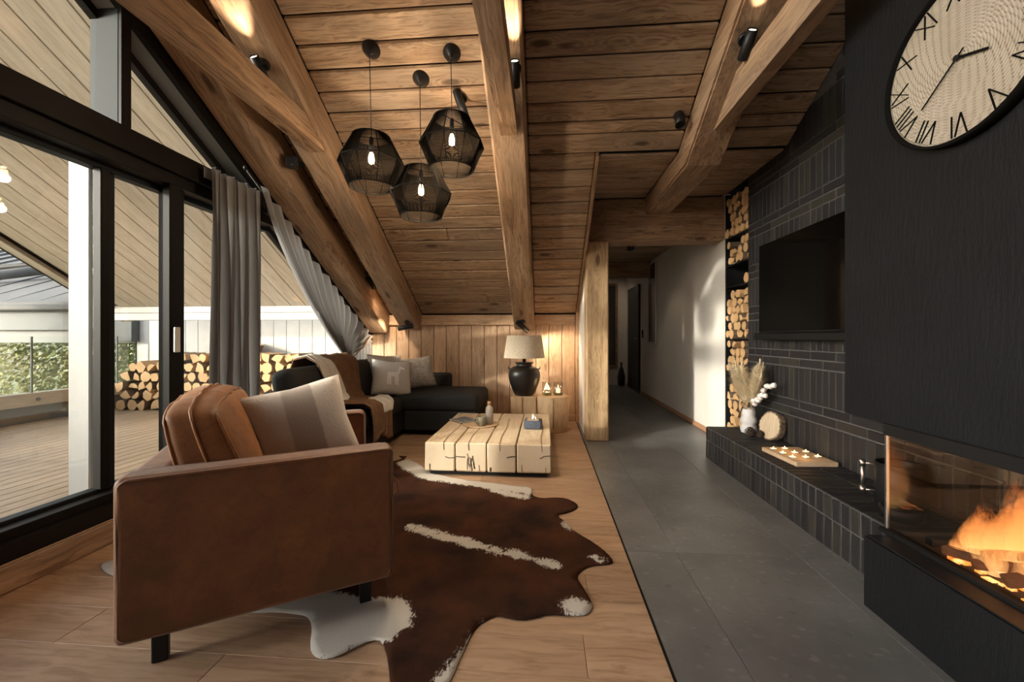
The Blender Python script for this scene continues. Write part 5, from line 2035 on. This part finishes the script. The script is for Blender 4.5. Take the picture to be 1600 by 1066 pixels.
bt = thing('bottle', 'slim grey stoneware bottle with cork on the round board', 'bottle', (-0.515, 3.80, TZ + 0.012))
ob('body', lathe([(0.033, 0), (0.0365, 0.004), (0.0365, 0.14), (0.033, 0.158), (0.018, 0.170), (0.016, 0.18)], 28), M['bottle'], bt)
ob('cork', lathe([(0.0165, 0.180), (0.0185, 0.182), (0.0185, 0.208), (0.016, 0.212)], 18), M['cork'], bt)
tb_ = thing('tissue_box', 'blue woven tissue box with a tissue standing up', 'tissue box', (-0.10, 3.72, TZ), R(-3))
ob('body', rbox(0.155, 0.145, 0.075, 0.01, 3), M['tissuebox'], tb_, (0, 0, 0.039))
ob('top_panel', cbox(0.105, 0.095, 0.004, 0.001), M['tray'], tb_, (0, 0, 0.0775))
ob('opening', lathe([(0.02, 0.0), (0.02, 0.001)], 16), M['blackmatt'], tb_, (0, 0, 0.0797))
V = []
for j in range(6):
    for i in range(7):
        s, t = i / 6 - .5, j / 5
        V.append((s * 0.05 * (1 - 0.5 * t) + 0.008 * math.sin(3 * t), 0.008 * math.sin(i * 1.6 + t * 2), 0.078 + t * 0.055 - abs(s) * 0.035 * t))
F = [(j * 7 + i, j * 7 + i + 1, (j + 1) * 7 + i + 1, (j + 1) * 7 + i) for j in range(5) for i in range(6)]
ob('tissue', mesh_from('tissue', V, F, True), M['paper'], tb_)

# ------------------------------------------------------------------ stumps, lamp, lanterns
st1 = thing('stump_stool', 'square-cut pale timber stump under the table lamp', 'stump', (-0.235, 4.86, 0))
me = cbox(0.40, 0.30, 0.30, 0.012, 'block', 0.004)
ob('block', me, M['stump'], st1, (0, 0, 0.2), (0, R(-90), 0))
for xx in (-0.02,):
    ac = Acc()
    ac.box(xx, xx + 0.006, -0.1525, -0.147, 0.0, 0.395)
    ob('crack', ac.mesh('crack'), M['crack'], st1)
st2 = thing('stump_stool', 'round pale tree stump standing by the wooden post', 'stump', (0.105, 4.78, 0))
n = 40
V, F = [], []
for k, z in enumerate((0.0, 0.008, 0.2, 0.402, 0.41)):
    for i in range(n):
        a = 2 * math.pi * i / n
        r = 0.182 * (1 + 0.03 * math.sin(3 * a + 1) + 0.015 * math.sin(7 * a)) * (1.0 if 0 < k < 4 else 0.96) * (0.98 + 0.04 * (k == 3) - 0.03 * (k < 2))
        V.append((z, r * math.cos(a), r * math.sin(a)))
for k in range(4):
    for i in range(n):
        j = (i + 1) % n
        F.append((k * n + i, k * n + j, (k + 1) * n + j, (k + 1) * n + i))
F.append(tuple(range(n))[::-1])
F.append(tuple(range(4 * n, 5 * n)))
me = mesh_from('block', V, F)
bm = bmesh.new(); bm.from_mesh(me); bmesh.ops.recalc_face_normals(bm, faces=bm.faces); bm.to_mesh(me); bm.free()
me.polygons.foreach_set('use_smooth', [len(p.vertices) == 4 for p in me.polygons])
ob('block', me, M['stump'], st2, (0, 0, 0), (0, R(-90), 0))
ac = Acc()
ac.tube([(0.0, -0.183, 0.40), (0.004, -0.184, 0.25), (-0.002, -0.181, 0.05)], 0.0035, 5)
ob('crack', ac.mesh('crack'), M['crack'], st2)

lp = thing('table_lamp', 'table lamp with black jar base and linen shade on the square stump', 'lamp', (-0.235, 4.84, 0.402))
ob('base', lathe([(0.105, 0.0), (0.112, 0.004), (0.145, 0.07), (0.178, 0.16), (0.19, 0.225), (0.188, 0.27), (0.172, 0.31), (0.135, 0.335), (0.10, 0.345), (0.092, 0.36), (0.095, 0.372), (0.085, 0.374)], 48), M['darkpot'], lp)
for s in (-1, 1):
    ob('lug', tube([(s * 0.172, 0, 0.305), (s * 0.19, 0, 0.325), (s * 0.188, 0, 0.345)], 0.008, 8), M['darkpot'], lp)
ob('neck', lathe([(0.02, 0.372), (0.02, 0.50)], 16), M['black'], lp)
ob('neck_plate', lathe([(0.11, 0.380), (0.11, 0.390)], 32), M['black'], lp)
ob('shade', lathe([(0.245, 0.445), (0.206, 0.71), (0.204, 0.71), (0.243, 0.445)], 56, close_top=False, close_bot=False), M['linen'], lp)
ob('shade_spider', tube([(-0.2, 0, 0.69), (0, 0, 0.69), (0.2, 0, 0.69)], 0.003, 6), M['steel'], lp)


def lantern(x, y, lab, kind):
    t = thing('candle_jar', lab, 'lantern', (x, y, 0.413))
    ob('glass', lathe([(0.052, 0.0), (0.056, 0.003), (0.056, 0.155), (0.054, 0.155), (0.053, 0.006), (0.01, 0.005)], 28, close_top=False), M['jar'], t)
    rnd = random.Random(kind)
    ac = Acc()
    for i in range(120):
        a, r = rnd.uniform(0, 6.28), rnd.uniform(0, 0.05)
        s = rnd.uniform(0.004, 0.009)
        x_, y_, z_ = r * math.cos(a), r * math.sin(a), rnd.uniform(0.006, 0.022)
        ac.box(x_ - s, x_ + s, y_ - s, y_ + s, z_, z_ + s)
    o = ob('moss', ac.mesh('moss'), M['moss'], t)
    o['kind'] = 'stuff'
    if kind == 1:
        ac = Acc()
        for i in range(46):
            h = rnd.uniform(0, 1)
            a = rnd.uniform(0, 6.28)
            r = 0.046 * (1 - h * 0.9)
            x_, y_, z_ = r * math.cos(a), r * math.sin(a), 0.03 + h * 0.11
            s = 0.0028
            ac.box(x_ - s, x_ + s, y_ - s, y_ + s, z_ - s, z_ + s)
        o = ob('fairy_lights', ac.mesh('fairy_lights'), M['fairy'], t)
        o['kind'] = 'stuff'
    else:
        ob('candle', lathe([(0.024, 0.01), (0.024, 0.075), (0.02, 0.078)], 20), M['wax'], t)
        ob('flame', lathe([(0.001, 0.078), (0.006, 0.09), (0.006, 0.10), (0.001, 0.122)], 10), M['candle'], t)
    point('lantern_glow', (x, y, 0.52), 0.35, (1.0, 0.62, 0.25), 0.03)


lantern(0.035, 4.76, 'glass jar of fairy lights on the round stump', 1)
lantern(0.165, 4.78, 'glass jar with a lit candle on the round stump', 2)

# ------------------------------------------------------------------ pendant lamps
def pendant(x, y, zt, zb, label, seed):
    zc_ = zc(y)
    t = thing('pendant_lamp', label, 'lamp', (x, y, zc_), 0, 'black wire pendant lamps in a cluster')
    nrm = Matrix.Rotation(-ANG, 4, 'X')
    ob('canopy', lathe([(0.058, 0.0), (0.058, -0.004), (0.012, -0.055), (0.004, -0.06)], 36), M['black'], t, (0, 0, 0), nrm)
    tipv = nrm @ Vector((0, 0, -0.055))
    zt_, zb_ = zt - zc_, zb - zc_
    hh = zt_ - zb_
    zm = zb_ + hh * 0.48
    r_t, r_m, r_b = 0.120, 0.210, 0.140
    ob('cord', tube([tuple(tipv), (0, tipv.y * 0.3, zt_ + 0.15), (0, 0, zt_ + 0.0)], 0.0028, 6), M['black'], t)
    n = 10
    rot = seed * 0.31
    ring = lambda r, z: [(r * math.cos(2 * math.pi * i / n + rot), r * math.sin(2 * math.pi * i / n + rot), z) for i in range(n)]
    T_, M_, B_ = ring(r_t, zt_), ring(r_m, zm), ring(r_b, zb_)
    circ = lambda r, z: [(r * math.cos(2 * math.pi * i / 40), r * math.sin(2 * math.pi * i / 40), z) for i in range(40)]
    cg = ob('cage', tube(M_, 0.0036, 6, True), M['cage'], t)
    ob('ring', tube(circ(r_t, zt_), 0.0032, 6, True), M['cage'], cg)
    ob('ring', tube(circ(r_b, zb_), 0.0032, 6, True), M['cage'], cg)
    for i in range(n):
        ob('rib', tube([T_[i], M_[i], B_[i]], 0.0036, 6), M['cage'], cg)
    ac = Acc()
    K = 30
    for i in range(n):
        j = (i + 1) % n
        for k in range(1, K):
            f = k / K
            a0 = 2 * math.pi * (i + f) / n + rot
            pt_ = Vector((r_t * math.cos(a0), r_t * math.sin(a0), zt_))
            pm_ = Vector(M_[i]).lerp(Vector(M_[j]), f)
            pb_ = Vector((r_b * math.cos(a0), r_b * math.sin(a0), zb_))
            ac.tube([pt_, pm_, pb_], 0.0013, 3)
    th = ob('thread_wrap', ac.mesh('thread_wrap'), M['thread'], t)
    th['kind'] = 'stuff'
    ob('top_spider', tube([T_[0], (0, 0, zt_), T_[5]], 0.003, 6), M['black'], t)
    ob('socket', lathe([(0.014, zt_ - 0.10), (0.014, zt_)], 16), M['black'], t)
    ob('bulb', lathe([(0.010, zt_ - 0.10), (0.016, zt_ - 0.12), (0.02, zt_ - 0.145), (0.016, zt_ - 0.165), (0.003, zt_ - 0.172)], 16), M['bulb'], t)
    point('pendant_glow', (x, y, zt - 0.18), 26.0, (1.0, 0.77, 0.52), 0.03)
    return t


pendant(-1.125, 2.568, 2.40, 2.075, 'black woven-wire pendant lamp, leftmost of three', 1)
pendant(-0.845, 2.736, 2.245, 1.925, 'black woven-wire pendant lamp hanging lowest, middle of three', 2)
pendant(-0.60, 2.608, 2.52, 2.19, 'black woven-wire pendant lamp hanging highest, rightmost of three', 3)

# ------------------------------------------------------------------ spotlights
def spotlight(mount, aim, label, up=(0, -math.sin(ANG), -math.cos(ANG)), length=0.11, rad=0.026, arm=0.05, lit=False, energy=0, deg=40, shift=0.0):
    """disc on the ceiling, short arm, swivelling tube aimed at a point"""
    mount = Vector(mount)
    t = thing('spotlight', label, 'spotlight', mount, 0, 'black ceiling spotlights')
    nv = Vector(up).normalized()
    qr = nv.to_track_quat('Z', 'Y').to_euler()
    ob('mount', lathe([(0.036, -0.004), (0.036, 0.014), (0.03, 0.018)], 28), M['black'], t, (0, 0, 0), qr)
    c = nv * (arm + rad)
    ob('arm', tube([nv * 0.012, c], 0.007, 8), M['black'], t)
    d = (Vector(aim) - (mount + c)).normalized()
    q2 = d.to_track_quat('Z', 'Y').to_euler()
    ctr = c + d * shift
    tb = ob('tube', lathe([(rad * 0.9, -length / 2), (rad, -length / 2 + 0.003), (rad, length / 2), (rad * 0.86, length / 2), (rad * 0.82, length / 2 - 0.012)], 28), M['black'], t, ctr, q2)
    ob('lens', lathe([(rad * 0.8, length / 2 - 0.012), (rad * 0.8, length / 2 - 0.008)], 20), M['lens'] if lit else M['blackmatt'], tb)
    if energy:
        spot('spot_beam', mount + ctr + d * (length / 2 + 0.004), aim, energy, deg)
    return t


DOWN = Vector((0, -math.sin(ANG), -math.cos(ANG)))
def on_slope(x, y, dep=0.0):
    return Vector((x, y, zc(y) - dep))


# three aimed back up along the rafters
spotlight(on_slope(-1.751, 2.413, 0.255), on_slope(-1.75, 1.75, 0.262), 'lit black spotlight under the rafter above the glass doors', DOWN, 0.15, 0.028, 0.04, True, 42, 60)
spotlight(on_slope(-0.175, 2.50, 0.255), on_slope(-0.17, 1.85, 0.262), 'lit black spotlight under the middle rafter, half hidden by its tie', DOWN, 0.15, 0.028, 0.04, True, 42, 60)
spotlight(on_slope(1.145, 2.42, 0.255), on_slope(1.15, 1.75, 0.262), 'lit black spotlight on the rafter beside the chimney, half hidden by a tie', DOWN, 0.15, 0.028, 0.04, True, 36, 60)
spotlight(on_slope(-0.585, 2.86), (0.25, 3.25, 0.3), 'black spotlight on the plank ceiling behind the pendant lamps', DOWN, 0.19, 0.03, 0.045, True, 60, 70)
spotlight(on_slope(0.975, 3.03), (0.75, 2.0, 0.3), 'black spotlight on the plank ceiling left of the bent rafter', DOWN, 0.09, 0.036, 0.03, False, 0, 70)
spotlight(on_slope(-2.02, 4.62), (-1.75, 5.3, 0.9), 'small black spotlight between two rafters near the window', DOWN, 0.16, 0.026, 0.03, True, 40, 70)
spotlight(on_slope(-1.74, 5.03, 0.255), (-2.30, 5.00, 1.10), 'black spotlight at the foot of the rafter near the sofa', DOWN, 0.19, 0.03, 0.05, True, 22, 90)
spotlight(on_slope(-0.265, 5.02, 0.255), (0.15, 5.20, 0.85), 'black spotlight at the foot of the middle rafter above the lamp', DOWN, 0.19, 0.03, 0.05, True, 45, 90)
hs = thing('ceiling_spot', 'small black square spotlight on the passage ceiling', 'spotlight', (1.22, 5.85, 2.42))
ob('body', cbox(0.085, 0.085, 0.10, 0.004), M['black'], hs, (0, 0, -0.05))
ob('lens', lathe([(0.03, -0.102), (0.03, -0.1)], 20), M['blackmatt'], hs)
spot('passage_beam_light', (1.22, 5.85, 2.30), (1.22, 5.9, 0), 5, 110)
spot('passage_end_fill', (1.3, 8.2, 2.36), (1.45, 9.3, 1.0), 8, 110)  # fill lamp added without a fixture to brighten the passage end
sk = thing('wall_speaker', 'small black box speaker fixed beside the rafter above the sofa', 'speaker', (-1.955, 3.02, 2.46), R(20))
ob('cabinet', cbox(0.085, 0.07, 0.085, 0.006), M['black'], sk)
ob('bracket', cbox(0.075, 0.02, 0.03, 0.003), M['blackmatt'], sk, (0.04, 0.03, 0))
ob('badge', cbox(0.018, 0.002, 0.004, 0.0005), M['steel'], sk, (0.0, -0.0355, -0.03))
